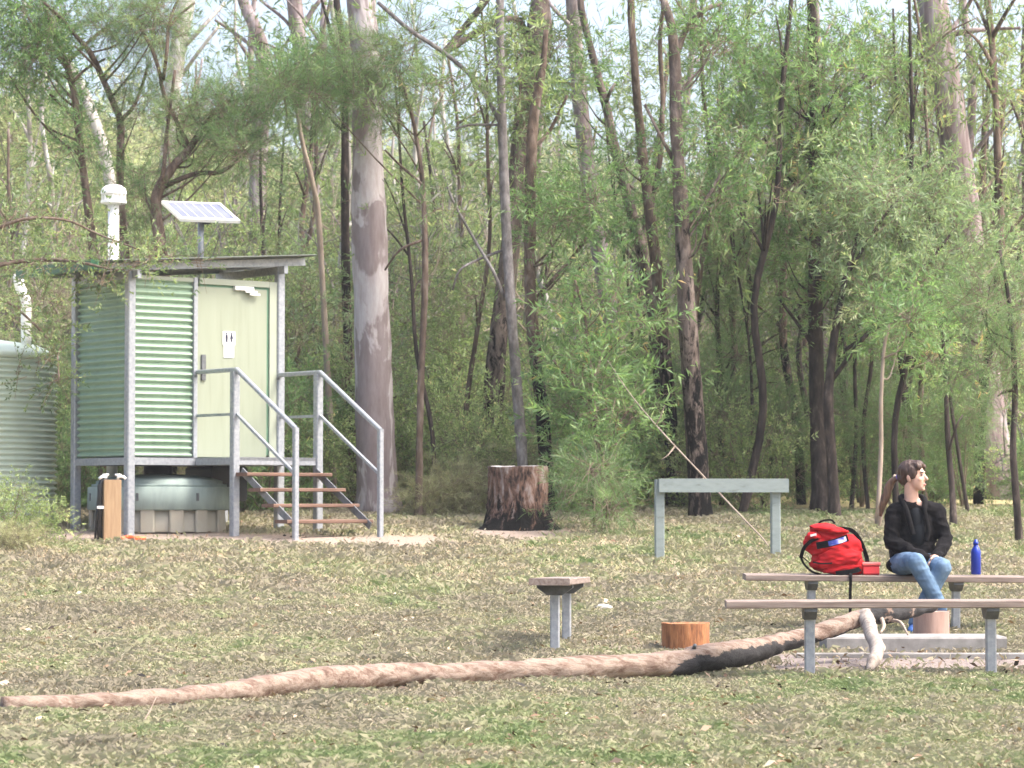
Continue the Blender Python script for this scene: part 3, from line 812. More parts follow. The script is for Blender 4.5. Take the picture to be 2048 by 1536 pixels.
lp = spline([(*W(a, b - 1, d), w * (1.0 if a < 800 else .93 if a < 1540 else .82) * d / FPX / 2) for a, b, w, d in LOG], 12)
lp[:, 3] *= 1 + (vnoise(lp[:, 0] * 7, lp[:, 0] * 0 + 2, 61) - .5) * .16
lg0 = Vector((lp[0][0], lp[0][1], lp[0][2]))
lg = empty('fallen_log', lg0, 0, 'long thin fallen log with a burnt black stretch across the clearing', 'log')
# the log lies on the ground as far as its raised end
for r in lp:
    px = 1024 + r[0] / r[1] * FPX
    if px < 1380: r[2] = .5 * r[2] + .5 * (gz(r[0], r[1]) + r[3] * .85)
nl = 20
mb = MB().tube([Vector(r[:3]) - lg0 for r in lp], [r[3] for r in lp], nl, rough=.045, seed=4)
r_ = np.random.default_rng(11)
lo = mb.build('trunk', M['log_bark'], lg, True)
co = np.array([v.co[:] for v in lo.data.vertices]) + np.array(lg0)
wrinkle(lo, .010, 7, (.6, 2, 2), 3.0)
pxs = 1024 + co[:, 0] / co[:, 1] * FPX
cz = np.repeat(lp[:, 2], nl); cr = np.repeat(lp[:, 3], nl)
rel = (co[:, 2] - cz) / cr
ch = np.clip(1 - np.abs(pxs - 1490) / 160, 0, 1) ** .35 * np.clip(.80 - rel * .75, 0, 1.2)
ch = np.maximum(ch, np.clip((pxs - 1715) / 25, 0, 1) * np.clip(.62 + .2 * np.sin(pxs * .13), 0, 1))
ch = np.maximum(ch, np.clip((pxs - 1590) / 60, 0, 1) * np.clip(-rel * .8 - .1, 0, .7))
at = lo.data.attributes.new('char', 'FLOAT', 'POINT'); at.data.foreach_set('value', ch.astype(np.float32))
def log_branch(name, pts, mat, seed):
    q = spline([(*W(a, b, d), w * d / FPX / 2) for a, b, w, d in pts], 4)
    return MB().tube([Vector(r[:3]) - lg0 for r in q], [r[3] for r in q], 12, rough=.14, seed=seed).build(name, mat, lg, True)
log_branch('branch', [(1728, 1232, 36, 18.05), (1739, 1252, 29, 17.9), (1744, 1275, 27, 17.7), (1754, 1292, 31, 17.55), (1752, 1312, 25, 17.37), (1747, 1322, 27, 17.3), (1736, 1342, 9, 17.2)], M['pale_wood'], 3)
log_branch('branch', [(1762, 1236, 9, 18.1), (1768, 1252, 7, 17.95), (1761, 1266, 4, 17.8)], M['pale_stick'], 5)
log_branch('branch', [(1775, 1240, 7, 18.15), (1796, 1242, 6, 18.1), (1806, 1251, 6, 18.0), (1816, 1270, 3, 17.9)], M['pale_stick'], 6)
log_branch('branch_stub', [(1388, 1300, 10, 17.15), (1390, 1290, 7, 17.1)], M['galv_dark'], 7)
tw = [(110, 1482, 3, 13.3), (160, 1470, 4, 13.5), (230, 1458, 5, 13.75), (275, 1452, 4, 13.9), (295, 1430, 3, 14.1), (312, 1395, 3, 14.5)]
tq = spline([(*W(a, b, d), w * d / FPX / 2) for a, b, w, d in tw], 4)
t0 = Vector(tq[0][:3])
tag(MB().tube([Vector(r[:3]) - t0 for r in tq], [r[3] for r in tq], 6).build('fallen_twig', M['twig'], None, True, t0), 'thin dead twig leaning on the left end of the log', 'twig')

# ------------------------------------------------------------------ things on the bench
def bp_(px, py, dy=0.0):           # photo pixel to a point in the bench plane
    return W(px, py, BENCH.y + dy)
SEAT = BENCH.z + .002
b0 = bp_(1952, 1151)
bo = empty('water_bottle', (b0.x, b0.y, SEAT + .0015), 0, 'blue metal drink bottle standing on the bench', 'bottle')
MB().lathe([(.034, 0), (.038, .006), (.038, .165), (.034, .185), (.022, .205), (.018, .212), (.018, .222)], 28).build('body', M['bottle'], bo, True)
MB().lathe([(.02, .222), (.02, .245), (.012, .25), (.012, .262), (.004, .265)], 20).build('cap', M['bottle'], bo, True)
x0 = bp_(1740, 1152)
lb = empty('lunch_box', (x0.x, x0.y - .02, SEAT), .05, 'small red plastic lunch box between backpack and woman', 'lunch box')
MB().box((0, 0, .034), (.12, .10, .068), None, 0, .012).build('box', M['red_plastic'], lb)
MB().box((0, 0, .082), (.134, .112, .026), None, 0, .008).build('lid', M['red_lid'], lb)

k0 = bp_(1672, 1151)
bk = empty('backpack', (k0.x, k0.y, SEAT), 0, 'red backpack with black straps standing on the bench', 'backpack')
def kp(px, py, y=0.0):
    return Vector(((px - 1672) / 265, y, (1150 - py) / 265))
mb = MB()
for (px, py, rx, ry, rz, y) in ((1672, 1128, .20, .10, .085, 0), (1672, 1105, .185, .105, .10, 0), (1664, 1082, .165, .10, .10, .01), (1654, 1066, .13, .085, .07, .015),
                                (1640, 1090, .13, .09, .10, 0), (1695, 1100, .12, .09, .12, 0), (1668, 1139, .205, .09, .045, 0), (1700, 1128, .14, .095, .08, 0)):
    mb.ell(kp(px, py, y), (rx * .98, ry, rz), Matrix.Rotation(.22, 3, 'Y'))
wrinkle(remesh(mb, 'body', .007, M['red_fabric'], bk, 3), .012, 10, (.7, 1, 1.6), 1.0)
mb = MB()
for (px, py, rx, ry, rz, y) in ((1668, 1112, .135, .05, .05, -.085), (1690, 1115, .12, .05, .06, -.085), (1660, 1125, .13, .05, .045, -.08), (1682, 1138, .15, .05, .03, -.07)):
    mb.ell(kp(px, py, y), (rx, ry, rz), Matrix.Rotation(-.15, 3, 'Y'))
wrinkle(remesh(mb, 'front_pocket', .006, M['red_fabric'], bk, 3), .011, 12, (.7, 1, 1.7), 3.0)
mb = MB()
for (px, py, rx, ry, rz, y) in ((1650, 1058, .125, .09, .03, -.03), (1668, 1062, .11, .09, .03, -.03), (1626, 1075, .06, .075, .045, -.04)):
    mb.ell(kp(px, py, y), (rx, ry, rz), Matrix.Rotation(.1, 3, 'Y'))
wrinkle(remesh(mb, 'top_flap', .006, M['red_fabric'], bk, 3), .009, 12, (.7, 1, 1.5), 7.0)
def strap(name, pts, w, t=.008, mat=None):
    P = [Vector(r) for r in spline(pts, 4)]
    mb = MB(); vs_ = []
    for i, p in enumerate(P):
        tn = (P[min(i + 1, len(P) - 1)] - P[max(i - 1, 0)]).normalized()
        s = tn.cross(Vector((0, 1, 0))).normalized()
        n_ = s.cross(tn)
        for a, b_ in ((1, 1), (-1, 1), (-1, -1), (1, -1)): vs_.append(p + s * (a * w / 2) + n_ * (b_ * t / 2))
    nP = len(P)
    mb.add(vs_, [(i * 4 + j, i * 4 + (j + 1) % 4, i * 4 + 4 + (j + 1) % 4, i * 4 + 4 + j) for i in range(nP - 1) for j in range(4)] + [(3, 2, 1, 0), tuple(range(4 * nP - 4, 4 * nP))])
    return mb.build(name, mat or M['black_web'], bk, False)
strap('shoulder_strap', [kp(1682, 1058, .07), kp(1706, 1062, .08), kp(1722, 1080, .08), kp(1732, 1105, .07), kp(1736, 1124, .05), kp(1730, 1140, .03)], .030, .02)
strap('shoulder_strap', [kp(1634, 1076, -.10), kp(1618, 1084, -.09), kp(1606, 1098, -.06), kp(1601, 1116, -.04)], .026, .02)
strap('webbing', [kp(1601, 1114, -.04), kp(1607, 1128, -.04), kp(1622, 1143, -.05), kp(1640, 1149, -.05)], .016, .006)
strap('webbing', [kp(1601, 1112, -.03), kp(1614, 1122, -.02), kp(1626, 1132, .0)], .008, .005)
strap('hip_belt', [kp(1668, 1147, -.12), kp(1690, 1144, -.125), kp(1712, 1140, -.10), kp(1720, 1136, -.04)], .035, .012)
strap('hanging_strap', [kp(1697, 1146, -.14), kp(1696, 1156, -.165), kp(1695, 1185, -.165), kp(1695, 1210, -.165), kp(1694, 1230, -.165)], .022, .006)
strap('zip_band', [kp(1622, 1124, -.135), kp(1640, 1127, -.15), kp(1660, 1126, -.15)], .012, .006)
strap('band', [kp(1630, 1092, -.125), kp(1660, 1086, -.15), kp(1692, 1076, -.125)], .052, .012)
strap('patch', [kp(1646, 1089, -.143), kp(1665, 1085, -.157), kp(1688, 1078, -.140)], .036, .008, M['patch_blue'])
strap('buckle', [kp(1618, 1072, -.115), kp(1630, 1069, -.12)], .016, .01, M['alu'])
strap('haul_loop', [kp(1636, 1056, .0), kp(1642, 1044, .0), kp(1662, 1041, .0), kp(1670, 1048, .0)], .014, .008)

# ------------------------------------------------------------------ the seated person
po = bp_(1825, 1150)
pe = empty('person', (po.x, po.y - .0, SEAT), 0, 'seated woman in a black jacket and blue jeans looking to the right', 'person')
def pt(px, py, y): return Vector(((px - 1825) / 265, y, (1150 - py) / 265))
def capsule(mb, a, b, ra, rb, n=12, sq=1.0):
    a, b = Vector(a), Vector(b)
    mb.tube([a, (a * 2 + b) / 3, (a + b * 2) / 3, b], [ra, ra * .67 + rb * .33, ra * .33 + rb * .67, rb], n)
    mb.ell(a, (ra,) * 3, None, n, 8); mb.ell(b, (rb,) * 3, None, n, 8)
HIPA, KNA, ANA = Vector((-.085, .0, .085)), Vector((-.035, -.43, .105)), Vector((.15, -.42, -.23))
HIPB, KNB, ANB = Vector((.09, .0, .08)), Vector((.165, -.41, .065)), Vector((-.03, -.30, -.345))
SHA, ELA, WRA = Vector((-.138, .0, .472)), Vector((-.165, -.05, .245)), Vector((.075, -.235, .125))
SHB, ELB, WRB = Vector((.186, .0, .472)), Vector((.245, -.05, .255)), Vector((.135, -.25, .125))
NK = Vector((-.005, -.01, .545)); HC = Vector((.005, -.03, .735))
hd = Matrix.Rotation(math.radians(62), 3, 'Z')       # head turned towards the right of the picture; local face axis is -Y
hd = hd @ Matrix.Rotation(math.radians(-3), 3, 'X')
def hv(x, y, z): return HC + hd @ Vector((x, y, z))
mb = MB()
# skull, jaw, face
mb.ell(hv(0, .012, .035), (.072, .092, .082), hd, 20, 14)
mb.ell(hv(0, -.028, -.02), (.060, .062, .085), hd, 18, 12)
mb.ell(hv(0, -.050, -.075), (.036, .036, .030), hd, 14, 10)
mb.ell(hv(0, -.072, -.097), (.018, .016, .014), hd, 10, 8)
capsule(mb, hv(0, -.085, .015), hv(0, -.108, -.022), .009, .0125, 10)
mb.ell(hv(0, -.090, -.026), (.016, .012, .009), hd, 10, 8)
mb.ell(hv(0, -.082, -.058), (.020, .012, .006), hd, 10, 6)
mb.ell(hv(0, -.080, -.068), (.018, .012, .006), hd, 10, 6)
mb.ell(hv(0, -.078, .032), (.044, .014, .010), hd, 12, 8)
for s in (-1, 1):
    mb.ell(hv(s * .034, -.060, -.022), (.022, .022, .020), hd, 10, 8)
    mb.ell(hv(s * .072, .010, -.008), (.010, .018, .030), hd, 10, 8)
    mb.ell(hv(s * .070, .004, -.028), (.009, .010, .012), hd, 8, 6)
capsule(mb, NK + Vector((0, .01, -.05)), hv(0, .02, -.06), .058, .050, 16)
# torso and limbs inside the clothes
for c_0, r_0 in (((.025, .02, .40), (.15, .085, .12)), ((.02, .02, .25), (.13, .085, .14)), ((.005, .02, .11), (.15, .10, .09))):
    mb.ell(c_0, r_0, None, 16, 10)
for a, b, ra, rb2 in ((SHA, ELA, .042, .036), (ELA, WRA, .036, .025), (SHB, ELB, .042, .036), (ELB, WRB, .036, .025), (HIPA, KNA, .07, .052), (KNA, ANA, .048, .034), (HIPB, KNB, .07, .052), (KNB, ANB, .048, .034), (NK, SHA, .05, .045), (NK, SHB, .05, .045)):
    capsule(mb, a, b, ra, rb2)
# hands clasped on the lap: palm, four fingers, thumb
def hand(wr, d, out, nrm_, seed):
    d, out, nrm_ = d.normalized(), out.normalized(), nrm_.normalized()
    pc = wr + d * .048
    rot = Matrix((out, d, nrm_)).transposed()
    mb.ell(pc, (.036, .048, .016), rot, 14, 10)
    capsule(mb, wr - d * .01, wr + d * .02, .025, .026, 10)
    for i, (o, L) in enumerate(((-.027, .058), (-.009, .068), (.010, .066), (.027, .052))):
        p0 = wr + d * .085 + out * o
        p1 = p0 + d * L * .45 - nrm_ * L * .12
        p2 = p1 + d * L * .22 - nrm_ * L * .30
        p3 = p2 - d * L * .08 - nrm_ * L * .30
        capsule(mb, p0, p1, .0088, .0082, 8); capsule(mb, p1, p2, .0082, .0076, 8); capsule(mb, p2, p3, .0076, .0068, 8)
    q0 = wr + d * .03 - out * .03; q1 = q0 + d * .03 - out * .022; q2 = q1 + d * .03 - nrm_ * .006
    capsule(mb, q0, q1, .0115, .010, 8); capsule(mb, q1, q2, .010, .0085, 8)
hand(WRA, Vector((.85, -.35, -.25)), Vector((.1, .6, -.8)), Vector((-.2, -.8, .55)), 1)
hand(WRB, Vector((-.45, -.55, -.35)), Vector((-.1, .5, -.8)), Vector((.1, -.75, .6)), 2)
remesh(mb, 'body', .0055, M['skin'], pe, 4)
# eyes and brows
for s in (-1, 1):
    MB().ell(hv(s * .031, -.0815, .010), (.012, .006, .006), hd, 10, 6).build('eye', M['ink'], pe, True)
    MB().ell(hv(s * .031, -.0845, .030), (.019, .007, .0045), hd, 10, 6).build('eyebrow', M['hair'], pe, True)
MB().ell(hv(0, -.0905, -.063), (.019, .006, .0065), hd, 10, 6).build('mouth', M['lips'], pe, True)
# hair: a cap drawn back over the ears into a tail
mb = MB()
mb.ell(hv(0, .022, .045), (.083, .097, .087), hd, 22, 14)
mb.ell(hv(0, .062, .0), (.066, .058, .066), hd, 18, 12)
mb.ell(hv(0, -.030, .088), (.062, .060, .038), hd, 16, 10)
for s in (-1, 1):
    mb.ell(hv(s * .062, -.012, .030), (.020, .040, .050), hd, 12, 8)
    mb.ell(hv(s * .046, -.058, .072), (.026, .030, .026), hd, 12, 8)
capsule(mb, hv(0, .09, .02), hv(0, .115, .005), .038, .022, 12)
wrinkle(remesh(mb, 'hair', .005, M['hair'], pe, 4), .004, 34, (1, 1, .35), 4.0)
tie = hv(0, .122, .004)
MB().ell(tie, (.022, .016, .022), hd, 12, 8).build('hair_tie', M['hair_tie'], pe, True)
mb = MB()
tl = spline([(*tie, .018), (*pt(1784, 968, .05), .030), (*pt(1776, 990, .05), .034), (*pt(1768, 1012, .045), .028), (*pt(1763, 1034, .04), .010)], 4)
mb.tube([r[:3] for r in tl], [r[3] for r in tl], 14, rough=.1, seed=2)
mb.build('ponytail', M['pony'], pe, True)
# jacket
mb = MB()
mb.ell((.025, .025, .41), (.165, .11, .12), None, 20, 12)
mb.ell((.03, .02, .30), (.165, .115, .15), None, 20, 12)
mb.ell((.01, .02, .17), (.185, .125, .13), None, 20, 12)
mb.ell((.0, .02, .07), (.20, .13, .075), None, 20, 12)
for a, b, ra, rb2 in ((SHA, ELA, .066, .058), (ELA, WRA, .058, .042), (SHB, ELB, .066, .056), (ELB, WRB, .056, .042), (NK + Vector((0, .01, -.02)), SHA, .060, .066), (NK + Vector((0, .01, -.02)), SHB, .060, .066)):
    capsule(mb, a, b, ra, rb2)
for t in range(6):                 # sleeve folds
    for a, b in ((ELA, WRA), (ELB, WRB), (SHA, ELA), (SHB, ELB)):
        q_ = a.lerp(b, .12 + t * .15)
        mb.ell(q_ + Vector((0, -.01, -.004)), (.050, .046, .016), (b - a).to_track_quat('Z', 'Y').to_matrix() @ Matrix.Rotation(.5 * (-1) ** t, 3, 'X'), 12, 6)
wrinkle(remesh(mb, 'jacket', .006, M['jacket'], pe, 3), .011, 9, (1, 1, 1.5), 2.0)
# collar ring, open front edges, shirt
mb = MB()
cr_ = [(.078, -.085, .495), (.090, -.045, .555), (.075, .03, .585), (.0, .065, .592), (-.075, .04, .585), (-.085, -.04, .555), (-.06, -.09, .495), (-.035, -.105, .40), (-.01, -.11, .30)]
q_ = spline(cr_, 4)
mb.tube([r[:3] for r in q_], [.022] * len(q_), 10)
q_ = spline([(.078, -.085, .497), (.090, -.105, .42), (.105, -.108, .34), (.09, -.115, .25)], 4)
mb.tube([r[:3] for r in q_], [.018] * len(q_), 10)
remesh(mb, 'collar', .006, M['jacket'], pe, 3)
mb = MB(); mb.ell((.02, -.022, .405), (.075, .082, .115), None, 18, 12); mb.ell((.03, -.03, .30), (.075, .09, .12), None, 18, 12)
remesh(mb, 'shirt', .007, M['tee'], pe, 3)
# jeans
mb = MB()
mb.ell((0, .02, .085), (.165, .11, .085), None, 18, 12)
for a, b, ra, rb2 in ((HIPA, KNA, .092, .070), (KNA, ANA, .070, .050), (HIPB, KNB, .090, .068), (KNB, ANB, .066, .050)):
    capsule(mb, a, b, ra, rb2, 14)
for t in range(4):
    for a, b in ((KNA, ANA), (KNB, ANB)):
        q_ = a.lerp(b, .15 + .22 * t)
        mb.ell(q_, (.064 - .004 * t, .062 - .004 * t, .018), (b - a).to_track_quat('Z', 'Y').to_matrix() @ Matrix.Rotation(.4 * (-1) ** t, 3, 'X'), 12, 6)
wrinkle(remesh(mb, 'jeans', .006, M['jeans'], pe, 3), .0045, 13, (1, 1.2, 1.3), 5.0)
for an, d_ in ((ANA, Vector((.05, -.85, -.5))), (ANB, Vector((-.25, -.96, -.03)))):
    d_.normalize(); mb = MB()
    capsule(mb, an + Vector((0, 0, -.01)), an + Vector((0, 0, -.045)), .042, .042)
    capsule(mb, an + Vector((0, .02, -.052)) , an + d_ * .10 + Vector((0, 0, -.050)), .040, .042)
    capsule(mb, an + d_ * .10 + Vector((0, 0, -.050)), an + d_ * .155 + Vector((0, 0, -.054)), .042, .034)
    remesh(mb, 'shoe', .008, M['shoe'], pe, 3)
# ------------------------------------------------------------------ foliage
def make_spray(kind, seed):
    """arrays of one leafy twig: leaf quads (n,4,3), twig points"""
    r = np.random.default_rng(seed)
    P = {'wattle': (26, .34, .085, .013, .9), 'gum': (16, .38, .115, .021, 1.25), 'fine': (46, .26, .105, .0045, .75), 'broad': (20, .30, .065, .020, .9)}[kind]
    n, L, ll, lw, spread = P
    t = r.random(n) ** .8
    bend = r.normal(size=3) * .12
    base = np.stack([t * L, t * t * bend[1], t * t * bend[2]], 1)
    az = r.random(n) * 2 * np.pi
    dirs = np.stack([np.full(n, .75) + r.normal(size=n) * .2, np.cos(az) * spread, np.sin(az) * spread], 1)
    if kind == 'gum': dirs[:, 2] -= .6
    dirs /= np.linalg.norm(dirs, axis=1)[:, None]
    side = np.cross(dirs, r.normal(size=(n, 3)))
    side /= np.linalg.norm(side, axis=1)[:, None]
    l = ll * (.6 + .7 * r.random(n))[:, None]; w = lw * (.7 + .6 * r.random(n))[:, None]
    droop = np.array([0, 0, -.12 if kind != 'gum' else -.3])
    q = np.stack([base, base + dirs * l * .42 + side * w * .5, base + dirs * l + droop * l, base + dirs * l * .42 - side * w * .5], 1)
    return q
SPRAYS = {k: [make_spray(k, 50 + i) for i in range(6)] for k in ('wattle', 'gum', 'fine', 'broad')}

def frames(D, r):
    X = D / np.linalg.norm(D, axis=1)[:, None]
    Y = np.cross(X, r.normal(size=D.shape)); Y /= np.linalg.norm(Y, axis=1)[:, None]
    return np.stack([X, Y, np.cross(X, Y)], 2)            # columns

def crown_arrays(clumps, kind, r, size=1.0, droop=0.0):
    """clumps: rows (x, y, z, rx, ry, rz, n). returns leaf quads, v values, twig segments"""
    O, D, Bs = [], [], []
    for x, y, z, rx, ry, rz, n in clumps:
        n = int(n)
        d = r.normal(size=(n, 3)); d /= np.linalg.norm(d, axis=1)[:, None]
        rad = r.random(n) ** .45
        o = d * rad[:, None] * np.array([rx, ry, rz])
        O.append(o + np.array([x, y, z]))
        dd = d + r.normal(size=(n, 3)) * .55 + np.array([0, 0, .15 - droop])
        D.append(dd); Bs.append(np.full(n, r.normal() * .12))
    O, D, Bs = np.concatenate(O), np.concatenate(D), np.concatenate(Bs)
    R = frames(D, r)
    Q, V = [], []
    pick = r.integers(0, 6, len(O)); sc = size * (.7 + .6 * r.random(len(O)))
    for k in range(6):
        m = pick == k
        if not m.any(): continue
        sp = SPRAYS[kind][k]
        q = np.einsum('nij,lkj->nlki', R[m], sp) * sc[m][:, None, None, None] + O[m][:, None, None, :]
        v = .42 + Bs[m][:, None] + r.normal(size=(m.sum(), 1)) * .12 + r.normal(size=(m.sum(), sp.shape[0])) * .16
        Q.append(q.reshape(-1, 4, 3)); V.append(v.reshape(-1))
    tw = np.stack([O - R[:, :, 0] * .12 * sc[:, None], O + R[:, :, 0] * .30 * sc[:, None]], 1)
    return np.concatenate(Q), np.clip(np.concatenate(V), .02, .995), tw

def quads_mesh(name, Q, V, mat, tw=None, twr=.003, twmat=None):
    nq = len(Q)
    verts = Q.reshape(-1, 3); faces = np.arange(nq * 4).reshape(-1, 4)
    mi = np.zeros(nq, int)
    if tw is not None and len(tw):
        nt_ = len(tw); d = tw[:, 1] - tw[:, 0]
        s = np.cross(d, np.array([.3, .8, .5])); s /= np.maximum(np.linalg.norm(s, axis=1), 1e-6)[:, None]
        u = np.cross(s, d); u /= np.maximum(np.linalg.norm(u, axis=1), 1e-6)[:, None]
        for a in (s, u):
            q = np.stack([tw[:, 0] - a * twr, tw[:, 0] + a * twr, tw[:, 1] + a * twr * .5, tw[:, 1] - a * twr * .5], 1)
            faces = np.vstack([faces, np.arange(nt_ * 4).reshape(-1, 4) + len(verts)])
            verts = np.vstack([verts, q.reshape(-1, 3)])
            mi = np.concatenate([mi, np.ones(nt_, int)])
        V = np.concatenate([V, np.full(2 * nt_, .5)])
    me = bpy.data.meshes.new(name)
    me.vertices.add(len(verts)); me.vertices.foreach_set('co', verts.astype(np.float32).ravel())
    me.loops.add(len(faces) * 4); me.loops.foreach_set('vertex_index', faces.astype(np.int32).ravel())
    me.polygons.add(len(faces)); me.polygons.foreach_set('loop_start', (np.arange(len(faces)) * 4).astype(np.int32))
    me.materials.append(mat)
    if twmat: me.materials.append(twmat)
    me.polygons.foreach_set('material_index', mi.astype(np.int32))
    at = me.attributes.new('v', 'FLOAT', 'FACE'); at.data.foreach_set('value', V.astype(np.float32))
    me.update(calc_edges=True)
    return me

tree_seed = [100]
def tree(name, label, d, trunk, bark, branches=(), clumps=(), leaf='leaf_gum', kind='gum', group=None, size=1.0, top=None, sway=.25, droop=0.0, n=12, cat='tree', flare=1.25, limb_mat=None, topn=26, auto=True, dens=.72, loose=1.3):
    """trunk, branches: rows (px, py, width px) from the foot up; clumps: rows (px, py, radius px, sprays)"""
    tree_seed[0] += 1
    r = np.random.default_rng(tree_seed[0])
    k = FPX / d; size *= 1.12
    pts = [(*W(a, b, d + (r.random() - .5) * sway), w / k / 2) for a, b, w in trunk]
    x0, y0 = pts[0][0], pts[0][1]
    zg = gz(x0, y0)
    if pts[0][2] > zg + .25:                    # carry the trunk down to the soil
        sl = (pts[1][0] - pts[0][0]) / max(.3, pts[1][2] - pts[0][2])
        x0 = pts[0][0] - sl * (pts[0][2] - zg) * .5
        zg = gz(x0, y0)
        pts.insert(0, (x0, y0, zg - .12, pts[0][3] * 1.12))
    else:
        pts[0] = (pts[0][0], pts[0][1], zg - .12, pts[0][3])
    if top:                                     # carry it on above the picture
        a, b = np.array(pts[-1]), np.array(pts[-2])
        dr = (a - b)[:3]; dr = dr / np.linalg.norm(dr)
        for j in range(1, 4):
            p = a[:3] + (dr * .7 + np.array([0, 0, .3])) * top * j / 3 + r.normal(size=3) * .08
            pts.append((*p, a[3] * (1 - .28 * j)))
    S = spline(pts, 5)
    base = Vector((S[0][0], S[0][1], zg))
    e = empty(name, base, 0, label, cat, group)
    rad = S[:, 3].copy()
    hh = S[:, 2] - zg
    rad *= 1 + (flare - 1) * np.exp(-np.maximum(hh, 0) / .22)
    rad *= 1 + (vnoise(hh * 3, np.full_like(hh, 3.3), tree_seed[0]) - .5) * .14
    MB().tube([Vector(q[:3]) - base for q in S], np.maximum(rad, .004), n, rough=.05, seed=tree_seed[0]).build('trunk', bark, e, True)
    lm = limb_mat or bark
    for bl in branches:
        dd = d + (r.random() - .5) * .2
        q = spline([(*W(a, b, dd + (r.random() - .5) * .5 * min(1, i)), max(w, 3) / k / 2) for i, (a, b, w) in enumerate(bl)], 4)
        MB().tube([Vector(s[:3]) - base for s in q], np.maximum(q[:, 3], .006), 7, rough=.08).build('branch', lm, e, True)
    rows = []
    for ic, (cpx, cpy, rp, ns) in enumerate(clumps):
        dd = d + r.normal() * .5
        c = W(cpx, cpy, dd); R = rp / k * loose
        rows.append((c.x, c.y, c.z, R, R * .9, R * .8, ns * dens))
        hz_ = math.hypot(c.x - S[len(S) // 2][0], 0)
        if not auto or ic % 2: continue
        dist = np.abs(S[:, 2] - (c.z - .25 - hz_ * .9))
        a = S[int(np.argmin(dist))][:3]
        mid = (a * .5 + np.array(c) * .5) + np.array([0, 0, -.12]) + r.normal(size=3) * .06
        q = spline([a, mid, np.array(c)], 3)
        w0 = min(.02, S[int(np.argmin(dist))][3] * .45)
        MB().tube([Vector(s) - base for s in q], np.linspace(w0, .005, len(q)), 6).build('limb', lm, e, True)
    if top:
        a = np.array(pts[-1][:3])
        for j in range(5):
            c = a + r.normal(size=3) * np.array([1.0, 1.0, .5]) + np.array([0, 0, .3])
            rows.append((*c, .6, .6, .45, topn))
            q = spline([np.array(pts[-3][:3]), (np.array(pts[-2][:3]) + c) / 2, c], 3)
            MB().tube([Vector(s) - base for s in q], np.linspace(.03, .006, len(q)), 6).build('limb', lm, e, True)
    if rows:
        Q, V, tw = crown_arrays(rows, kind, r, size, droop)
        cr = link('crown', quads_mesh('crown', Q - np.array(base), V, M[leaf], tw - np.array(base), .004, M['twig']), e)
    return e

def box_clumps(x0, y0, x1, y1, n, r0, r1, ns, seed=0):
    r = np.random.default_rng(seed + 900)
    return [(x0 + (x1 - x0) * r.random(), y0 + (y1 - y0) * r.random(), r0 + (r1 - r0) * r.random(), ns) for _ in range(n)]

# the big smooth gum
tree('gum_tree', 'big smooth barked gum with grey and pale patches right of the stairs', 36.8,
     [(757, 1024, 84), (752, 900, 76), (747, 760, 73), (743, 600, 71), (738, 450, 69), (735, 300, 62), (733, 160, 58), (727, 60, 58), (722, -20, 58)],
     M['big_gum'], [], [], top=3.0, sway=.05, n=28, flare=1.18, limb_mat=M['grey_gum'])
tree('gum_tree', 'thin dark trunk standing just left of the big smooth gum', 39,
     [(706, 920, 18), (698, 750, 17), (692, 560, 18), (690, 380, 17), (690, 200, 15), (686, 90, 14), (672, -10, 13)], M['dark_bark'],
     [[(690, 130, 9), (668, 90, 8), (655, 40, 7), (640, -10, 5)]], box_clumps(560, 90, 700, 230, 6, 30, 50, 44, 1), 'leaf_fine', 'fine', top=1.6)
tree('she_oak', 'feathery green tree reaching across the upper part of the big gum', 35.9,
     [(838, 960, 15), (842, 760, 13), (850, 560, 12), (846, 380, 10), (828, 250, 8), (800, 150, 6)], M['brown_bark'],
     [[(846, 370, 6), (800, 330, 5), (770, 300, 4)], [(846, 480, 6), (800, 500, 5), (770, 540, 4)]],
     box_clumps(690, 70, 870, 190, 9, 34, 56, 46, 2) + box_clumps(560, 120, 640, 190, 3, 34, 46, 60, 3) + [(890, 180, 40, 40), (780, 220, 36, 36)], 'leaf_fine', 'fine')
# trunks in the middle
tree('burnt_gum', 'black burnt trunk behind the charred stump, leaning right', 38,
     [(980, 930, 46), (984, 850, 44), (992, 720, 40), (1006, 600, 38), (1024, 460, 37), (1038, 330, 38), (1056, 190, 42), (1070, 90, 40), (1080, -10, 36)], M['char_high'],
     [[(1062, 110, 22), (1040, 45, 16), (1000, 42, 15), (935, 75, 15), (888, 105, 14)], [(1072, 150, 16), (1094, 110, 14), (1098, 40, 12), (1090, -10, 10)], [(888, 105, 13), (925, 60, 14), (965, 10, 15), (985, -20, 15)]],
     box_clumps(1010, 20, 1120, 120, 5, 28, 42, 34, 5) + box_clumps(1040, 200, 1080, 420, 4, 22, 30, 30, 6), 'leaf_gum', 'gum', top=2.0, n=16)
tree('slender_gum', 'slender grey trunk rising from behind the charred stump', 35.4,
     [(1046, 940, 23), (1036, 800, 22), (1022, 620, 21), (1014, 480, 20), (1006, 300, 19), (1002, 150, 17), (1000, -10, 16)], M['grey_bark'],
     [[(997, 240, 10), (972, 190, 10), (935, 145, 9), (885, 103, 9), (820, 60, 9), (756, 5, 8)], [(1010, 600, 8), (985, 540, 7), (955, 490, 6), (905, 400, 5), (885, 340, 4)],
      [(1000, 250, 5), (940, 250, 5), (900, 262, 4)], [(1008, 500, 6), (960, 518, 5), (920, 540, 5), (905, 580, 4)]],
     [(880, 420, 30, 20)] + box_clumps(770, 0, 1130, 240, 12, 44, 70, 12, 50), 'leaf_gum', 'gum', top=2.0, auto=False)
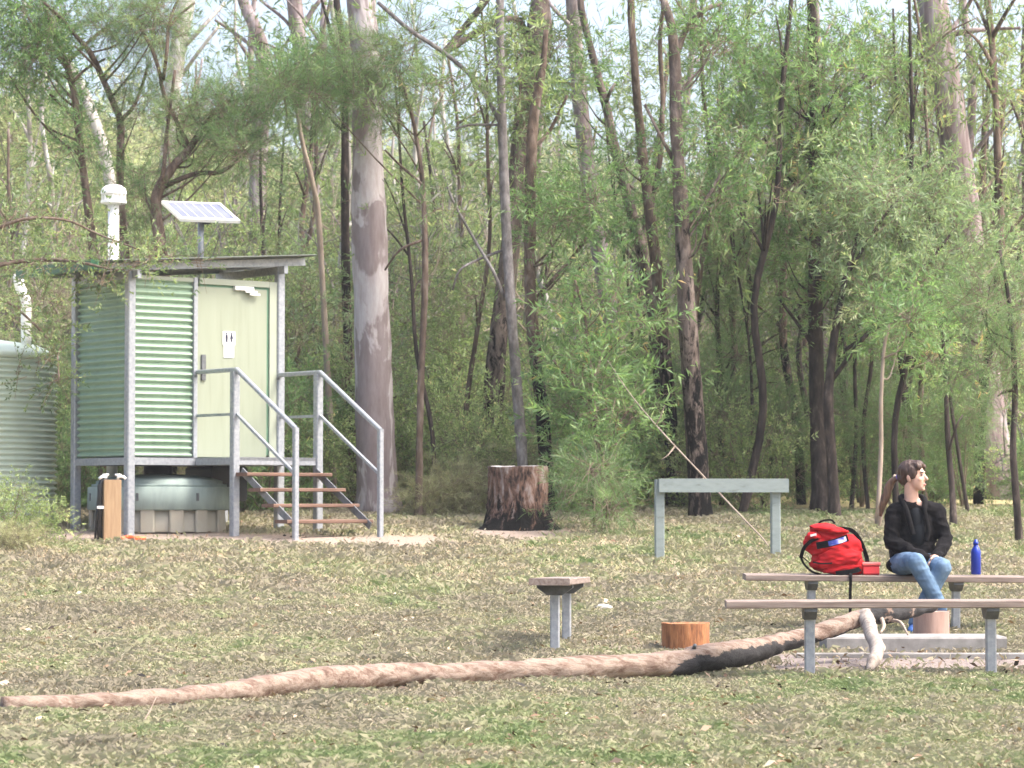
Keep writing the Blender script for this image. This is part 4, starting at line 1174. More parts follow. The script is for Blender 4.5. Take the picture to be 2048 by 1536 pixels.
tree('burnt_gum', 'brown trunk burnt at its foot right of the slender grey one', 36.2,
     [(1092, 930, 28), (1084, 820, 26), (1070, 700, 25), (1061, 590, 24), (1060, 450, 23), (1062, 330, 23), (1068, 230, 20), (1085, 140, 14), (1092, 60, 10)], M['char_mid'],
     [[(1076, 592, 8), (1105, 560, 8), (1140, 520, 7), (1172, 476, 6)], [(1064, 300, 9), (1100, 260, 8), (1135, 190, 6)]],
     box_clumps(1080, 340, 1200, 470, 8, 30, 46, 44, 8), 'leaf_wattle', 'wattle')
tree('gum_tree', 'grey brown trunk leaning left above the leafy wattle thicket', 42,
     [(1262, 960, 38), (1250, 820, 37), (1236, 720, 36), (1216, 600, 35), (1196, 480, 34), (1176, 340, 33), (1162, 220, 32), (1152, 100, 30), (1144, -10, 28)], M['grey_gum'],
     [[(1150, 60, 9), (1110, 20, 8), (1085, -15, 7)]], box_clumps(1150, 20, 1420, 330, 14, 40, 60, 16, 51), 'leaf_gum', 'gum', top=2.2, n=14, auto=False)
tree('burnt_gum', 'dark curving trunk that leans left towards the top', 39.5,
     [(1335, 960, 28), (1328, 840, 27), (1312, 690, 26), (1296, 560, 25), (1262, 420, 22), (1232, 310, 20), (1214, 220, 18), (1190, 130, 16), (1165, 30, 14), (1160, -15, 13)], M['char_high'],
     [[(1212, 205, 8), (1222, 180, 7), (1232, 165, 5)], [(1296, 560, 9), (1250, 500, 8), (1180, 420, 6)]],
     box_clumps(1120, 80, 1240, 200, 4, 26, 40, 30, 10), 'leaf_wattle', 'wattle', top=1.6)
tree('burnt_gum', 'stout blackened trunk standing behind the post and beam frame', 35.4,
     [(1402, 1032, 44), (1396, 930, 42), (1386, 800, 41), (1376, 660, 38), (1368, 520, 33), (1360, 380, 28), (1352, 240, 25), (1350, 130, 24), (1342, 50, 18), (1322, -15, 14)], M['char_high'],
     [[(1352, 110, 15), (1372, 60, 13), (1405, 22, 11), (1440, 8, 9)], [(1366, 470, 10), (1400, 420, 8), (1440, 350, 6)], [(1352, 330, 9), (1320, 270, 7), (1290, 210, 6)]],
     box_clumps(1330, 250, 1480, 480, 7, 34, 52, 40, 12) + box_clumps(1380, 30, 1470, 160, 5, 34, 48, 36, 13), 'leaf_wattle', 'wattle', n=16, flare=1.12)
tree('burnt_gum', 'black trunk just left of the stout one, forking high up', 38,
     [(1350, 965, 34), (1342, 860, 30), (1330, 720, 27), (1318, 580, 25), (1300, 430, 22), (1282, 280, 19), (1270, 140, 16), (1262, -10, 14)], M['char_mid'],
     [[(1300, 420, 12), (1320, 320, 11), (1325, 200, 10), (1320, 90, 9), (1328, -10, 8)]], box_clumps(1230, 280, 1330, 470, 5, 30, 44, 36, 14), 'leaf_wattle', 'wattle', top=1.6)
tree('pale_gum', 'pale whitish trunk seen right of the blackened trunks', 47,
     [(1516, 930, 26), (1522, 820, 25), (1526, 700, 24), (1528, 580, 22), (1532, 450, 20), (1540, 320, 17), (1545, 200, 14)], M['pale_gum'], [], box_clumps(1480, 160, 1600, 300, 5, 40, 60, 34, 15), 'leaf_gum', 'gum')
tree('wattle_tree', 'tall wattle with dense bright green leaves over the frame', 37,
     [(1640, 985, 34), (1636, 850, 32), (1632, 700, 30), (1630, 560, 28), (1630, 400, 27), (1630, 250, 25), (1627, 120, 22), (1622, -10, 20)], M['dark_bark'],
     [[(1632, 560, 10), (1680, 510, 8), (1720, 470, 6)], [(1628, 330, 9), (1590, 270, 7), (1560, 220, 5)], [(1630, 250, 9), (1680, 190, 7), (1735, 150, 6)], [(1632, 700, 9), (1590, 640, 7), (1560, 600, 5)]],
     box_clumps(1470, 20, 1760, 330, 30, 40, 66, 40, 16) + box_clumps(1520, 330, 1760, 640, 16, 40, 60, 36, 17), 'leaf_wattle', 'wattle', top=1.5)
tree('wattle_tree', 'grey green wattle filling the space under the leaning gum', 35.6,
     [(1670, 1040, 24), (1664, 930, 22), (1657, 800, 20), (1668, 680, 16), (1690, 560, 12), (1720, 460, 9)], M['dark_bark'],
     [[(1664, 760, 10), (1740, 660, 9), (1830, 560, 7), (1900, 470, 5)], [(1700, 540, 8), (1770, 430, 6), (1820, 380, 5)], [(1690, 700, 8), (1790, 640, 7), (1890, 650, 6), (1960, 690, 5)]],
     box_clumps(1680, 330, 1900, 620, 24, 40, 64, 38, 18) + box_clumps(1820, 400, 2040, 700, 14, 40, 64, 38, 19), 'leaf_grey', 'wattle', auto=False)
tree('gum_tree', 'large mauve trunk leaning left in the upper right corner', 40,
     [(2006, 1060, 92), (1988, 930, 78), (1972, 800, 72), (1952, 640, 69), (1932, 470, 66), (1912, 310, 63), (1893, 180, 61), (1876, 80, 59), (1862, -15, 58)], M['red_gum'],
     [[(1868, 95, 16), (1820, 128, 13), (1770, 152, 11), (1720, 185, 8)], [(1896, 70, 14), (1940, 62, 11), (1990, 58, 8), (2040, 56, 6)], [(1900, 62, 10), (1925, 30, 9), (1950, -15, 8)], [(1866, 190, 9), (1832, 216, 8), (1800, 242, 6)]],
     box_clumps(1930, 20, 2060, 260, 8, 36, 56, 14, 20) + box_clumps(1740, 20, 1850, 260, 8, 30, 50, 18, 21), 'leaf_gum', 'gum', top=2.5, n=22, flare=1.2)
tree('gum_tree', 'thin dark trunk at the right edge of the picture', 31.2,
     [(2040, 1104, 15), (2032, 990, 14), (2026, 900, 13), (2030, 800, 12), (2027, 700, 11), (2018, 600, 9), (2000, 500, 6)], M['dark_bark'], [[(2028, 780, 6), (2008, 784, 5), (1996, 792, 3)]],
     box_clumps(1930, 560, 2048, 760, 7, 34, 50, 34, 22), 'leaf_fine', 'fine')
tree('sapling', 'thin dark sapling rising right of the seated woman', 33.6,
     [(1908, 1057, 13), (1904, 980, 12), (1896, 880, 11), (1892, 780, 9), (1886, 680, 7), (1878, 600, 5)], M['dark_bark'], [[(1898, 900, 5), (1914, 850, 4), (1925, 830, 3)]], box_clumps(1830, 560, 1930, 720, 5, 30, 44, 30, 23), 'leaf_wattle', 'wattle')
tree('sapling', 'thin pale sapling rising just left of the womans head', 32.8,
     [(1752, 1078, 10), (1757, 1000, 9), (1762, 900, 9), (1762, 800, 8), (1768, 700, 7), (1778, 650, 5)], M['pale_stick'], [[(1752, 1076, 7), (1768, 1010, 7), (1790, 950, 6)]], box_clumps(1740, 590, 1830, 680, 4, 28, 40, 28, 24), 'leaf_wattle', 'wattle')
tree('wattle_shrub', 'long leaved bright wattle bush right of the charred stump', 35.0,
     [(1215, 1015, 12), (1205, 930, 11), (1190, 840, 9), (1180, 740, 8), (1170, 640, 6), (1150, 560, 5)], M['brown_bark'],
     [[(1200, 900, 6), (1250, 830, 5), (1290, 780, 4)], [(1188, 830, 6), (1140, 760, 5), (1105, 720, 4)]],
     box_clumps(1110, 560, 1260, 760, 14, 34, 52, 40, 25) + box_clumps(1130, 740, 1290, 930, 14, 34, 54, 40, 26), 'leaf_wattle', 'wattle', size=1.35, cat='shrub', dens=.28)
tree('she_oak_shrub', 'wispy feathery shrub between the charred stump and the frame', 33.0,
     [(1190, 1058, 6), (1188, 1020, 5), (1184, 980, 4), (1180, 930, 3)], M['brown_bark'], [], box_clumps(1130, 930, 1235, 1040, 11, 22, 34, 34, 27), 'leaf_fine', 'fine', cat='shrub', n=8, dens=.45)
tree('wattle_tree', 'dark tufted young tree between the blackened trunks and pale trunk', 38.5,
     [(1445, 960, 13), (1442, 860, 13), (1440, 740, 12), (1434, 620, 10), (1440, 500, 8)], M['dark_bark'], [[(1440, 760, 6), (1470, 700, 5)], [(1438, 640, 6), (1400, 590, 4)]],
     box_clumps(1385, 420, 1520, 640, 12, 34, 50, 36, 28) + box_clumps(1400, 640, 1500, 840, 8, 30, 44, 36, 29), 'leaf_fine', 'fine')
# left hand group behind the hut
tree('twisted_tree', 'brown twisting tree right behind the white vent cowl', 37.5,
     [(190, 560, 20), (178, 430, 17), (165, 330, 14), (156, 255, 14), (150, 195, 14), (142, 162, 14), (134, 128, 12), (120, 98, 11), (108, 70, 9), (92, 20, 8), (80, -15, 7)], M['brown_bark'],
     [[(135, 126, 8), (162, 97, 8), (200, 64, 7), (230, 42, 6)], [(145, 165, 7), (172, 138, 6), (210, 118, 5)], [(155, 245, 8), (128, 215, 7), (100, 188, 6)]],
     box_clumps(-20, 0, 125, 190, 16, 34, 52, 44, 30) + box_clumps(100, 180, 200, 300, 4, 26, 38, 26, 31), 'leaf_wattle', 'wattle')
tree('forked_tree', 'brown forked tree behind the hut roof, left of the solar panel', 37,
     [(252, 560, 20), (244, 440, 17), (240, 360, 16), (241, 290, 16), (240, 240, 15), (222, 195, 13), (200, 145, 12), (180, 105, 11), (152, 72, 9), (128, 42, 8), (88, 5, 6)], M['brown_bark'],
     [[(242, 240, 9), (266, 215, 8), (282, 178, 7), (296, 130, 5)], [(196, 140, 6), (170, 112, 5), (150, 92, 4)]],
     box_clumps(185, -10, 320, 80, 8, 36, 52, 56, 32) + box_clumps(250, 120, 320, 240, 4, 28, 40, 34, 33), 'leaf_fine', 'fine')
tree('spreading_tree', 'dark spreading tree with crooked boughs behind the solar panel', 36.5,
     [(330, 600, 30), (322, 500, 26), (312, 420, 24), (318, 378, 22), (345, 335, 18), (378, 298, 15), (402, 262, 13), (428, 228, 11), (458, 198, 8)], M['char_low'],
     [[(330, 372, 12), (368, 355, 10), (402, 346, 10), (438, 345, 9), (470, 325, 7), (500, 300, 5)], [(376, 290, 10), (352, 240, 9), (328, 190, 9), (318, 140, 8), (300, 90, 8), (280, 55, 7)], [(326, 160, 8), (334, 100, 8), (336, 60, 7), (345, 25, 6), (360, -10, 5)],
      [(404, 255, 6), (395, 210, 6), (385, 188, 5), (400, 150, 4)], [(334, 60, 6), (360, 30, 6), (390, 5, 5)], [(316, 400, 10), (328, 330, 9), (334, 260, 8), (350, 140, 6)]],
     box_clumps(430, 200, 540, 310, 8, 28, 42, 48, 34) + box_clumps(330, 180, 430, 330, 5, 26, 40, 26, 35) + box_clumps(240, 330, 320, 420, 3, 26, 36, 30, 36), 'leaf_fine', 'fine')
tree('pale_gum', 'white leaning trunk behind the twisting brown tree', 50,
     [(232, 470, 24), (222, 380, 24), (212, 320, 24), (198, 270, 24), (186, 235, 23), (165, 175, 20), (140, 130, 17), (118, 100, 14)], M['pale_gum'], [], [(110, 80, 50, 30)], 'leaf_gum', 'gum')
tree('pale_gum', 'tall pale grey trunk above the solar panel', 54,
     [(332, 420, 30), (334, 340, 30), (338, 260, 31), (346, 170, 33), (358, 90, 35), (374, -10, 36)], M['pale_gum'], [[(362, 100, 10), (400, 60, 9), (450, 5, 7)], [(350, 170, 9), (400, 100, 8), (440, 50, 6)]], [], top=3)
tree('gum_tree', 'grey trunk bending left, against the sky above the hut', 52,
     [(515, 400, 36), (518, 300, 36), (526, 210, 35), (530, 140, 32), (516, 70, 28), (496, 25, 24), (482, -15, 22)], M['grey_gum'], [[(528, 120, 10), (500, 90, 8), (460, 60, 7), (430, 40, 5)], [(530, 130, 9), (570, 90, 7), (600, 40, 5)]],
     box_clumps(420, 60, 500, 200, 3, 30, 44, 12, 37), 'leaf_gum', 'gum', top=2.5, n=14)
tree('gum_tree', 'straight pinkish grey trunk against the sky left of the big gum', 50,
     [(640, 520, 34), (628, 400, 34), (618, 260, 33), (608, 150, 32), (597, 70, 31), (588, -15, 30)], M['grey_gum'], [[(603, 60, 12), (622, 25, 11), (640, 0, 9)], [(612, 125, 7), (650, 80, 6), (668, 55, 4)], [(598, 80, 8), (570, 40, 7), (520, 0, 6)]], [], top=2.5, n=14)
tree('sapling', 'small sapling with a round green tuft left of the big gum', 38,
     [(640, 480, 12), (628, 380, 11), (606, 290, 9), (594, 220, 8), (590, 190, 6)], M['pale_stick'], [], box_clumps(555, 135, 620, 190, 4, 26, 38, 50, 38), 'leaf_wattle', 'wattle', n=8)
# leafy twigs hanging in front of the hut roof and tank
tree('wattle_tree', 'straggly small leaved tree drooping over the hut roof and water tank', 31.4,
     [(-70, 1080, 26), (-65, 900, 24), (-60, 700, 22), (-50, 520, 18), (-30, 420, 13)], M['brown_bark'],
     [[(-55, 560, 12), (0, 530, 10), (80, 520, 8), (160, 525, 6), (240, 540, 4), (300, 520, 3)], [(-58, 640, 9), (0, 600, 6), (60, 640, 5), (110, 700, 4), (118, 760, 3)], [(-52, 480, 9), (40, 440, 7), (130, 440, 5), (200, 470, 4), (280, 500, 3)]],
     [(20, 545, 34, 16), (75, 535, 34, 16), (130, 530, 30, 14), (180, 535, 30, 16), (222, 530, 26, 14), (268, 528, 26, 14), (300, 510, 26, 12), (350, 515, 24, 8), (395, 525, 18, 6), (205, 560, 20, 8), (60, 600, 36, 14), (100, 650, 34, 16), (110, 700, 26, 14),
      (112, 760, 22, 10), (90, 720, 26, 8), (40, 740, 24, 5), (30, 440, 44, 24), (90, 430, 40, 22), (230, 470, 30, 10), (140, 470, 36, 16), (30, 640, 26, 8), (118, 590, 26, 10)],
     'leaf_gum', 'broad', size=.8, auto=False, dens=1.2, loose=1.0)
# a long pale pole leaning down to the frame
lq = spline([(*W(1541, 1092, 30.3), .016), (*W(1480, 1030, 30.9), .019), (*W(1400, 945, 31.6), .018), (*W(1325, 865, 32.3), .016), (*W(1262, 790, 33.0), .011), (*W(1215, 720, 33.5), .006)], 4)
l0 = Vector(lq[0][:3]); l0.z = gz(l0.x, l0.y)
lq[0][2] = l0.z
e = empty('leaning_branch', l0, 0, 'long thin pale dead branch slanting down behind the frame', 'branch')
MB().tube([Vector(s[:3]) - l0 for s in lq], lq[:, 3] * .5, 8, rough=.08).build('pole', M['pale_stick'], e, True)
for a, b, cpx, cpy in ((1410, 955, 1350, 985), (1350, 893, 1322, 920), (1312, 850, 1330, 810)):
    q = [W(a, b, 31.8), W((a + cpx) / 2, (b + cpy) / 2 + 4, 31.8), W(cpx, cpy, 31.7)]
    MB().tube([p - l0 for p in q], [.009, .007, .003], 6).build('side_twig', M['pale_stick'], e, True)

# slimmer trunks standing in the thicket: one of each kind, then copies
def copy_tree(o, parent=None):
    c = o.copy(); COL.objects.link(c); c.parent = parent
    for ch in list(o.children): copy_tree(ch, c)
    return c
def thin_trunk(name, bark, label, group, h, w, seed):
    r = np.random.default_rng(seed)
    e = empty(name, (0, 0, 0), 0, label, 'tree', group)
    pts = [(0, 0, -.15, w)]; x = y = 0
    for j in range(1, 7):
        x += r.normal() * .10; y += r.normal() * .10
        pts.append((x, y, h * j / 6, w * (1 - .10 * j)))
    S = spline(pts, 4)
    MB().tube([s[:3] for s in S], S[:, 3], 8, rough=.06, seed=seed).build('trunk', bark, e, True)
    rows = []
    for j in range(6):
        z = h * (.35 + .5 * r.random()); i = int(z / h * (len(S) - 1)); a = S[i][:3]
        d = np.array([r.normal(), r.normal(), .4 + r.random()]); d *= (.5 + .5 * r.random()) / np.linalg.norm(d)
        q = spline([a, a + d * .5 + np.array([0, 0, .05]), a + d], 3)
        MB().tube([s for s in q], np.linspace(w * .4, .005, len(q)), 6).build('branch', bark, e, True)
        rows.append((*(a + d), .5, .5, .4, 12))
    Q, V, tw = crown_arrays(rows, 'gum', r)
    link('crown', quads_mesh('crown', Q, V, M['leaf_gum'], tw, .004, M['twig']), e)
    return e
protos = []
for i, (nm, bk_, w_, h_) in enumerate((('dark', M['dark_bark'], .055, 5.2), ('pale', M['pale_gum'], .06, 6.2), ('brown', M['brown_bark'], .05, 5.6), ('burnt', M['char_mid'], .085, 6.0), ('dark', M['dark_bark'], .04, 4.4), ('grey', M['grey_gum'], .085, 7.0))):
    protos.append(thin_trunk('thin_%s_trunk' % nm, bk_, 'thin %s stem, one of many in the wooded thicket' % nm, 'thin %s stems in the thicket' % nm, h_, w_, 201 + i))
spots = [(1590, 40, 0), (1487, 42, 4), (1425, 41, 3), (1722, 39, 0), (1800, 41, 0), (1832, 42, 4), (1850, 43, 0), (1545, 44, 2), (1960, 43, 3), (1610, 44, 2), (1690, 45, 0), (1770, 46, 1), (1870, 47, 2),
         (930, 48, 1), (870, 46, 2), (1120, 46, 2), (905, 55, 1), (800, 50, 2), (640, 44, 2), (675, 47, 1), (580, 50, 2), (560, 46, 0), (100, 46, 1), (60, 50, 1), (20, 44, 2), (280, 52, 2), (360, 48, 2)]
rt_ = np.random.default_rng(5)
spots += [(px_, 36.2 + 3.0 * rt_.random(), k_) for px_, k_ in ((1555, 4), (1604, 3), (1700, 0), (1738, 4), (1795, 0), (1828, 4), (1852, 2), (1938, 4), (1478, 0), (1300, 4), (935, 2), (870, 4))]
for _ in range(36): spots.append((rt_.uniform(1180, 2060), rt_.uniform(37.5, 52), int(rt_.choice([0, 2, 3, 4, 4, 5]))))
for _ in range(16): spots.append((rt_.uniform(560, 1180), rt_.uniform(40, 56), int(rt_.choice([0, 1, 2, 5]))))
for _ in range(34): spots.append((rt_.uniform(-60, 2100), rt_.uniform(54, 90), int(rt_.choice([1, 1, 5, 2]))))
first = [True] * 6
for px, d, kd in spots:
    o = protos[kd] if first[kd] else copy_tree(protos[kd])
    first[kd] = False
    x = (px - 1024) / FPX * d
    s = .85 + .5 * random.random()
    o.location = (x, d, gz(x, d)); o.rotation_euler = (random.uniform(-.07, .07), random.uniform(-.09, .09), random.random() * 6.28)
    if d < 40: s *= .62 + .2 * random.random()
    o.scale = (s, s, s * random.uniform(.95, 1.3) * (1.35 if d < 40 else 1))

# shrubs along the edge of the wood
def shrub_proto(name, leaf, kind, label, group, seed, rad, h, n, size=1.0):
    r = np.random.default_rng(seed)
    e = empty(name, (0, 0, 0), 0, label, 'shrub', group)
    rows = []
    for j in range(n):
        a = r.random() * 6.28; q = rad * r.random() ** .6; z = h * (.12 + .8 * r.random())
        c = np.array([q * math.cos(a), q * math.sin(a), z])
        rows.append((*c, .34, .34, .28, 17))
        S = spline([np.array([0, 0, -.08]), c * .5 + np.array([0, 0, .05]), c], 3)
        if j % 2 == 0: MB().tube([s for s in S], np.linspace(.014, .004, len(S)), 5).build('stem', M['twig'], e, True)
    Q, V, tw = crown_arrays(rows, kind, r, size)
    link('foliage', quads_mesh('foliage', Q, V, M[leaf], tw, .003, M['twig']), e)
    return e
sh = [shrub_proto('leafy_shrub', 'leaf_under', 'broad', 'yellow green leafy shrub at the edge of the wood', 'leafy shrubs at the edge of the wood', 301, .62, 1.5, 20),
      shrub_proto('feathery_shrub', 'leaf_fine', 'fine', 'dark green feathery shrub at the edge of the wood', 'feathery shrubs at the edge of the wood', 302, .55, 1.6, 18),
      shrub_proto('long_leaved_shrub', 'leaf_wattle', 'wattle', 'bright green long leaved shrub at the edge of the wood', 'long leaved shrubs at the edge of the wood', 303, .6, 1.7, 18, 1.15),
      shrub_proto('dry_bracken', 'leaf_dry', 'fine', 'dry tawny bracken clump at the edge of the wood', 'dry bracken at the edge of the wood', 304, .55, .7, 16)]
used = [True] * 4
rs = np.random.default_rng(77)
sp_list = []
for px in list(range(600, 1260, 46)) + list(range(1270, 2080, 74)):
    sp_list.append((px + rs.normal() * 12, 36.6 + rs.random() * 3.2, int(rs.choice([0, 0, 0, 1, 2, 2, 3]))))
for px in range(-20, 640, 45):
    sp_list.append((px + rs.normal() * 12, 36.5 + rs.random() * 3.5, int(rs.choice([0, 0, 0, 1, 2, 3]))))
for px in (850, 905, 940): sp_list.append((px, 36.0 + rs.random() * .6, 3))
for px, d, kd in sp_list:
    o = sh[kd] if used[kd] else copy_tree(sh[kd])
    used[kd] = False
    x = (px - 1024) / FPX * d
    s = (.7 + .55 * rs.random()) * (.72 if px > 1270 else .9)
    o.location = (x, d, gz(x, d)); o.rotation_euler = (0, 0, rs.random() * 6.28); o.scale = (s, s, s * (.9 + .4 * rs.random()))
# weedy clump in front of the water tank
for px, py, d, s, lab, kd in ((20, 1060, 29.8, .42, 'low leafy weed clump on the mound at the left edge', 0), (85, 1050, 30.2, .30, 'small leafy weed beside the mound near the water tank', 0), (40, 1075, 29.3, .34, 'dry tawny weed in front of the mound at the left edge', 3)):
    o = copy_tree(sh[kd]); x = (px - 1024) / FPX * d
    o.location = (x, d, gz(x, d)); o.scale = (s * 1.3, s * 1.3, s); o.rotation_euler = (0, 0, px)
    del o['group']; o['label'] = lab

# ------------------------------------------------------------------ undergrowth and the wooded hillside (masses nobody could count)
lib = bpy.data.collections.new('leaf_clumps')
def clump_lib(leaf, kind, seed, n, size):
    r = np.random.default_rng(seed)
    rows = [(*(r.normal(size=3) * np.array([.26, .26, .2])), .26, .26, .2, n // 5) for _ in range(5)]
    Q, V, tw = crown_arrays(rows, kind, r, size)
    V = np.clip(V, 0, 1)
    o = bpy.data.objects.new('leaf_clump_%02d' % len(lib.objects), quads_mesh('leaf_clump', Q, V, M[leaf], tw, .004, M['twig']))
    lib.objects.link(o)
for i in range(3): clump_lib('leaf_under', 'broad', 400 + i, 60, 1.0)      # 0-2
for i in range(2): clump_lib('leaf_grey', 'wattle', 410 + i, 50, 1.0)      # 3-4
for i in range(2): clump_lib('leaf_fine', 'fine', 420 + i, 50, 1.1)        # 5-6
clump_lib('leaf_dry', 'fine', 430, 45, 1.0)                                # 7
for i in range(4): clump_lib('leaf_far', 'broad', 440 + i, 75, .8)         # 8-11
for i in range(2): clump_lib('leaf_gum', 'gum', 450 + i, 50, .8)           # 12-13

def twig_lib(seed, n, mat, rad):
    r = np.random.default_rng(seed); mb = MB()
    for _ in range(n):
        a = r.normal(size=3) * np.array([.25, .25, .1]); d = np.array([r.normal() * .5, r.normal() * .5, .5 + r.random()])
        d *= (.5 + .9 * r.random()) / np.linalg.norm(d)
        m_ = a + d * .5 + r.normal(size=3) * .07
        S = spline([a, m_, a + d], 3)
        mb.tube([q for q in S], np.linspace(rad, rad * .3, len(S)), 5)
        for _ in range(2):
            f = m_ + (r.normal(size=3) * .25 + d * .35)
            mb.tube([m_, (m_ + f) / 2 + r.normal(size=3) * .03, f], [rad * .5, rad * .4, rad * .2], 4)
    o = mb.build('twig_tangle', mat); COL.objects.unlink(o); o.name = 'leaf_clump_%02d' % len(lib.objects); lib.objects.link(o)
twig_lib(460, 9, M['pale_stick'], .010)                                   # 14
twig_lib(461, 8, M['grey_bark'], .012)                                    # 15
ng = bpy.data.node_groups.new('scatter', 'GeometryNodeTree')
ng.interface.new_socket('Geometry', in_out='INPUT', socket_type='NodeSocketGeometry')
ng.interface.new_socket('Geometry', in_out='OUTPUT', socket_type='NodeSocketGeometry')
gi, go = ng.nodes.new('NodeGroupInput'), ng.nodes.new('NodeGroupOutput')
ci = ng.nodes.new('GeometryNodeCollectionInfo'); ci.inputs['Collection'].default_value = lib
ci.inputs['Separate Children'].default_value = True; ci.inputs['Reset Children'].default_value = True
io = ng.nodes.new('GeometryNodeInstanceOnPoints'); io.inputs['Pick Instance'].default_value = True
def named(nm, ty):
    a = ng.nodes.new('GeometryNodeInputNamedAttribute'); a.data_type = ty; a.inputs['Name'].default_value = nm
    return next(s for s in a.outputs if s.enabled and s.name == 'Attribute')
ng.links.new(gi.outputs[0], io.inputs['Points']); ng.links.new(ci.outputs[0], io.inputs['Instance'])
ng.links.new(named('pick', 'INT'), io.inputs['Instance Index'])
er = ng.nodes.new('FunctionNodeEulerToRotation'); ng.links.new(named('rot', 'FLOAT_VECTOR'), er.inputs[0])
ng.links.new(er.outputs[0], io.inputs['Rotation']); ng.links.new(named('scl', 'FLOAT'), io.inputs['Scale'])
ng.links.new(io.outputs[0], go.inputs[0])
def scatter(name, label, P, pick, scl):
    me = bpy.data.meshes.new(name)
    me.from_pydata(P.tolist(), [], [])
    a = me.attributes.new('pick', 'INT', 'POINT'); a.data.foreach_set('value', np.asarray(pick, np.int32))
    a = me.attributes.new('scl', 'FLOAT', 'POINT'); a.data.foreach_set('value', np.asarray(scl, np.float32))
    rt = rng.random((len(P), 3)) * np.array([.6, .6, 6.28]); a = me.attributes.new('rot', 'FLOAT_VECTOR', 'POINT'); a.data.foreach_set('vector', rt.astype(np.float32).ravel())
    o = link(name, me); m = o.modifiers.new('scatter', 'NODES'); m.node_group = ng
    return tag(o, label, kind='stuff')
n = 900
D_ = 38.0 + 13 * rng.random(n) ** .9
PXs = rng.uniform(-120, 2170, n); D_ = np.where((PXs > 1250) & (D_ < 42), D_ + 4 * rng.random(n), D_); X_ = (PXs - 1024) / FPX * D_
H_ = rng.random(n) ** 1.5 * (1.5 + 1.4 * (PXs < 1000) + .15 * (D_ - 38)) + .12
pick = rng.choice([0, 1, 2, 3, 4, 5, 6, 7, 12, 13, 14, 15], n, p=[.15, .15, .14, .06, .06, .04, .04, .08, .07, .07, .08, .06])
scatter('undergrowth', 'mixed green undergrowth filling the wood behind the clearing', np.stack([X_, D_, ground(X_, D_) + H_], 1), pick, .7 + .6 * rng.random(n))
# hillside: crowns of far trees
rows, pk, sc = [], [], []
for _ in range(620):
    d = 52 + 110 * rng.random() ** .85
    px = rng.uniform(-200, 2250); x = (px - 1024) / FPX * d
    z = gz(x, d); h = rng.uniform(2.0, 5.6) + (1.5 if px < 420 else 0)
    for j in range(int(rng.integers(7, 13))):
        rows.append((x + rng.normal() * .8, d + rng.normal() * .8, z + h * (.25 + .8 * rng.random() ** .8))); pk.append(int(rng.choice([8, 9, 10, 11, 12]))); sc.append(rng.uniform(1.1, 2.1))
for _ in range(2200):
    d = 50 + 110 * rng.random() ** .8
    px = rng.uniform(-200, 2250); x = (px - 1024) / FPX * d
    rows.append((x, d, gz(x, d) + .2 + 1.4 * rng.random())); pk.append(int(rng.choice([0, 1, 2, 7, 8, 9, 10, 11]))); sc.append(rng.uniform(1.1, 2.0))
for _ in range(900):
    d = 42 + 70 * rng.random()
    px = rng.uniform(-200, 2250) if rng.random() < .6 else rng.uniform(-200, 1000); x = (px - 1024) / FPX * d
    rows.append((x, d, gz(x, d) + 2.6 * rng.random())); pk.append(int(rng.choice([14, 15]))); sc.append(rng.uniform(1.2, 2.6))
scatter('hillside_woodland', 'pale yellow green woodland covering the hillside behind', np.array(rows), pk, sc)

# ------------------------------------------------------------------ grass and litter
def blades(n, d0, d1, h, w, seed):
    r = np.random.default_rng(seed)
    D = d0 + (d1 - d0) * r.random(n)
    X = (r.uniform(-90, 2140, n) - 1024) / FPX * D
    z = ground(X, D)
    keep = r.random(n) > np.maximum(bare_mask(X, D) * 1.15, ash_mask(X, D) * .97)
    X, D, z = X[keep], D[keep], z[keep]; m = len(X)
    g_ = vnoise(X * .9 + 3, D * .5, 21) * .36 + vnoise(X * 3.1, D * 1.9, 22) * .34 + vnoise(X * 9, D * 5, 23) * .30
    g_ = (g_ - .5) * 2.0 + .17 + np.clip((D - 26) / 10, 0, .25) * (X > .2) + np.clip((16.5 - D) / 5, 0, .25)
    clump = .55 + .9 * vnoise(X * 5, D * 4, 24)
    tuft = vnoise(X * 2.3 + 7, D * 1.5, 25) * vnoise(X * 7, D * 5, 26)
    hh = h * clump * (.5 + r.random(m)) * np.where(tuft > .46, 1.3, .92); a = r.random(m) * 6.283; ln = (.5 + 1.0 * r.random(m)) * hh
    dirx, diry = np.cos(a), np.sin(a)
    b = r.random(m) * 6.283; sx_, sy_ = np.cos(b) * w * .5 * (.6 + .8 * r.random(m)), np.sin(b) * w * .5
    p0 = np.stack([X - sx_, D - sy_, z - .004], 1); p1 = np.stack([X + sx_, D + sy_, z - .004], 1)
    mid = np.stack([X + dirx * ln * .4, D + diry * ln * .4, z + hh * .75], 1)
    tip = np.stack([X + dirx * ln, D + diry * ln, z + hh * (.55 + .5 * r.random(m))], 1)
    return np.stack([p0, p1, mid, tip], 1)[:, [0, 1, 3, 2]], np.clip(g_ + r.normal(size=m) * .14, 0, 1)
parts = [blades(200000, 11, 17.5, .030, .0065, 1), blades(170000, 17.5, 25, .032, .0085, 2), blades(120000, 25, 37.5, .042, .012, 3)]
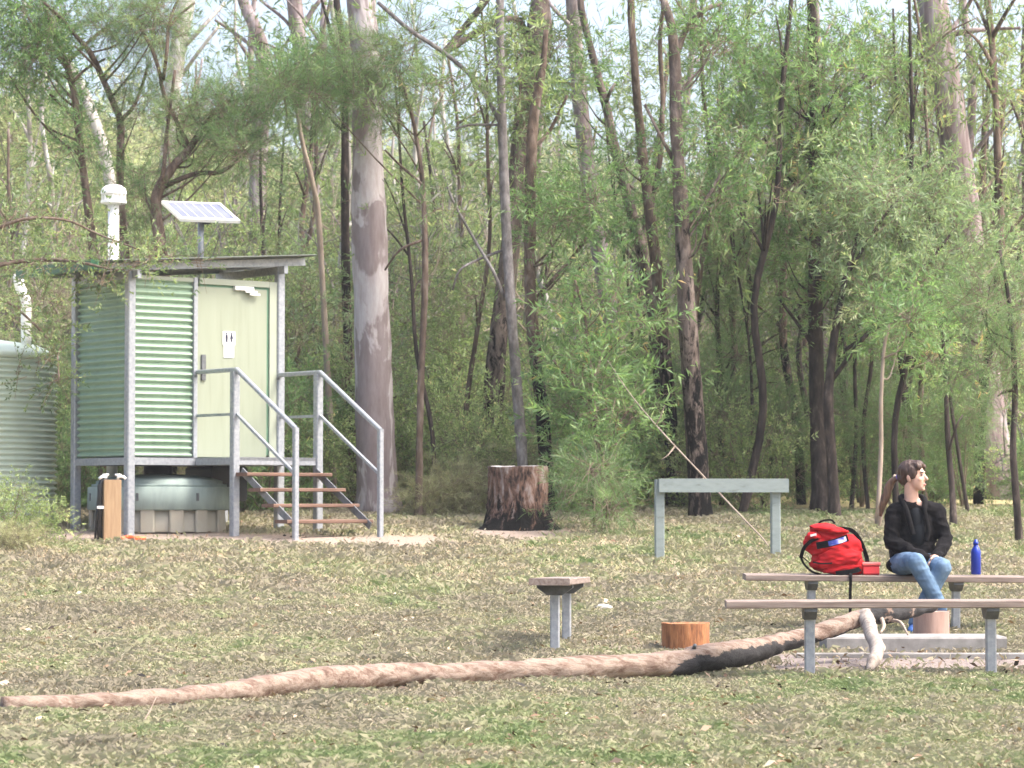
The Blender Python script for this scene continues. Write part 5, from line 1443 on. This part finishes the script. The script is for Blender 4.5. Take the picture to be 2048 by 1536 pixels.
Q = np.concatenate([p[0] for p in parts]); V = np.concatenate([p[1] for p in parts])
tag(link('grass', quads_mesh('grass', Q, V, M['grass'])), 'short patchy green and straw coloured grass of the clearing', kind='stuff')
r = np.random.default_rng(31)
n = 7500
D = 11 + 26 * r.random(n) ** 1.2; X = (r.uniform(-90, 2140, n) - 1024) / FPX * D; z = ground(X, D) + .008 + .02 * r.random(n)
a = r.random(n) * 6.283; l = (.022 + .05 * r.random(n)) * np.where(r.random(n) < .03, 1.7, 1); w = l * (.18 + .3 * r.random(n))
t = np.stack([np.cos(a), np.sin(a), r.normal(size=n) * .35], 1); s = np.stack([-np.sin(a), np.cos(a), r.normal(size=n) * .6], 1)
c = np.stack([X, D, z], 1)
Q = np.stack([c - t * l[:, None] / 2, c + s * w[:, None] / 2 + np.array([0, 0, .006]), c + t * l[:, None] / 2, c - s * w[:, None] / 2 + np.array([0, 0, .004])], 1)
V = np.clip(r.random(n) * .8 + .05, 0, 1); V[r.random(n) < .07] = 0.0
tag(link('leaf_litter', quads_mesh('leaf_litter', Q, V, M['litter'])), 'fallen leaves and bark flakes scattered over the grass', kind='stuff')

# ------------------------------------------------------------------ air
hz = MB(); x0, x1, y0, y1 = gx[0] - 5, gx[-1] + 5, gy[0] - 5, gy[-1] + 5
zlo, zhi = float(ZZ.min()) - 1.0, max(float(ZZ.max()) + 2, 26.0)
hz.box(((x0 + x1) / 2, (y0 + y1) / 2, (zlo + zhi) / 2), (x1 - x0, y1 - y0, zhi - zlo))
hm_ = bpy.data.materials.new('thin pale air'); hm_.use_nodes = True
hn = hm_.node_tree; hn.nodes.remove(hn.nodes['Principled BSDF'])
pv = hn.nodes.new('ShaderNodeVolumePrincipled')
pv.inputs['Color'].default_value = (.95, .97, 1, 1); pv.inputs['Density'].default_value = .0006; pv.inputs['Anisotropy'].default_value = .2
hn.links.new(pv.outputs[0], hn.nodes['Material Output'].inputs['Volume'])
tag(hz.build('haze', hm_), 'thin pale air between the clearing and the wooded hillside', kind='stuff')
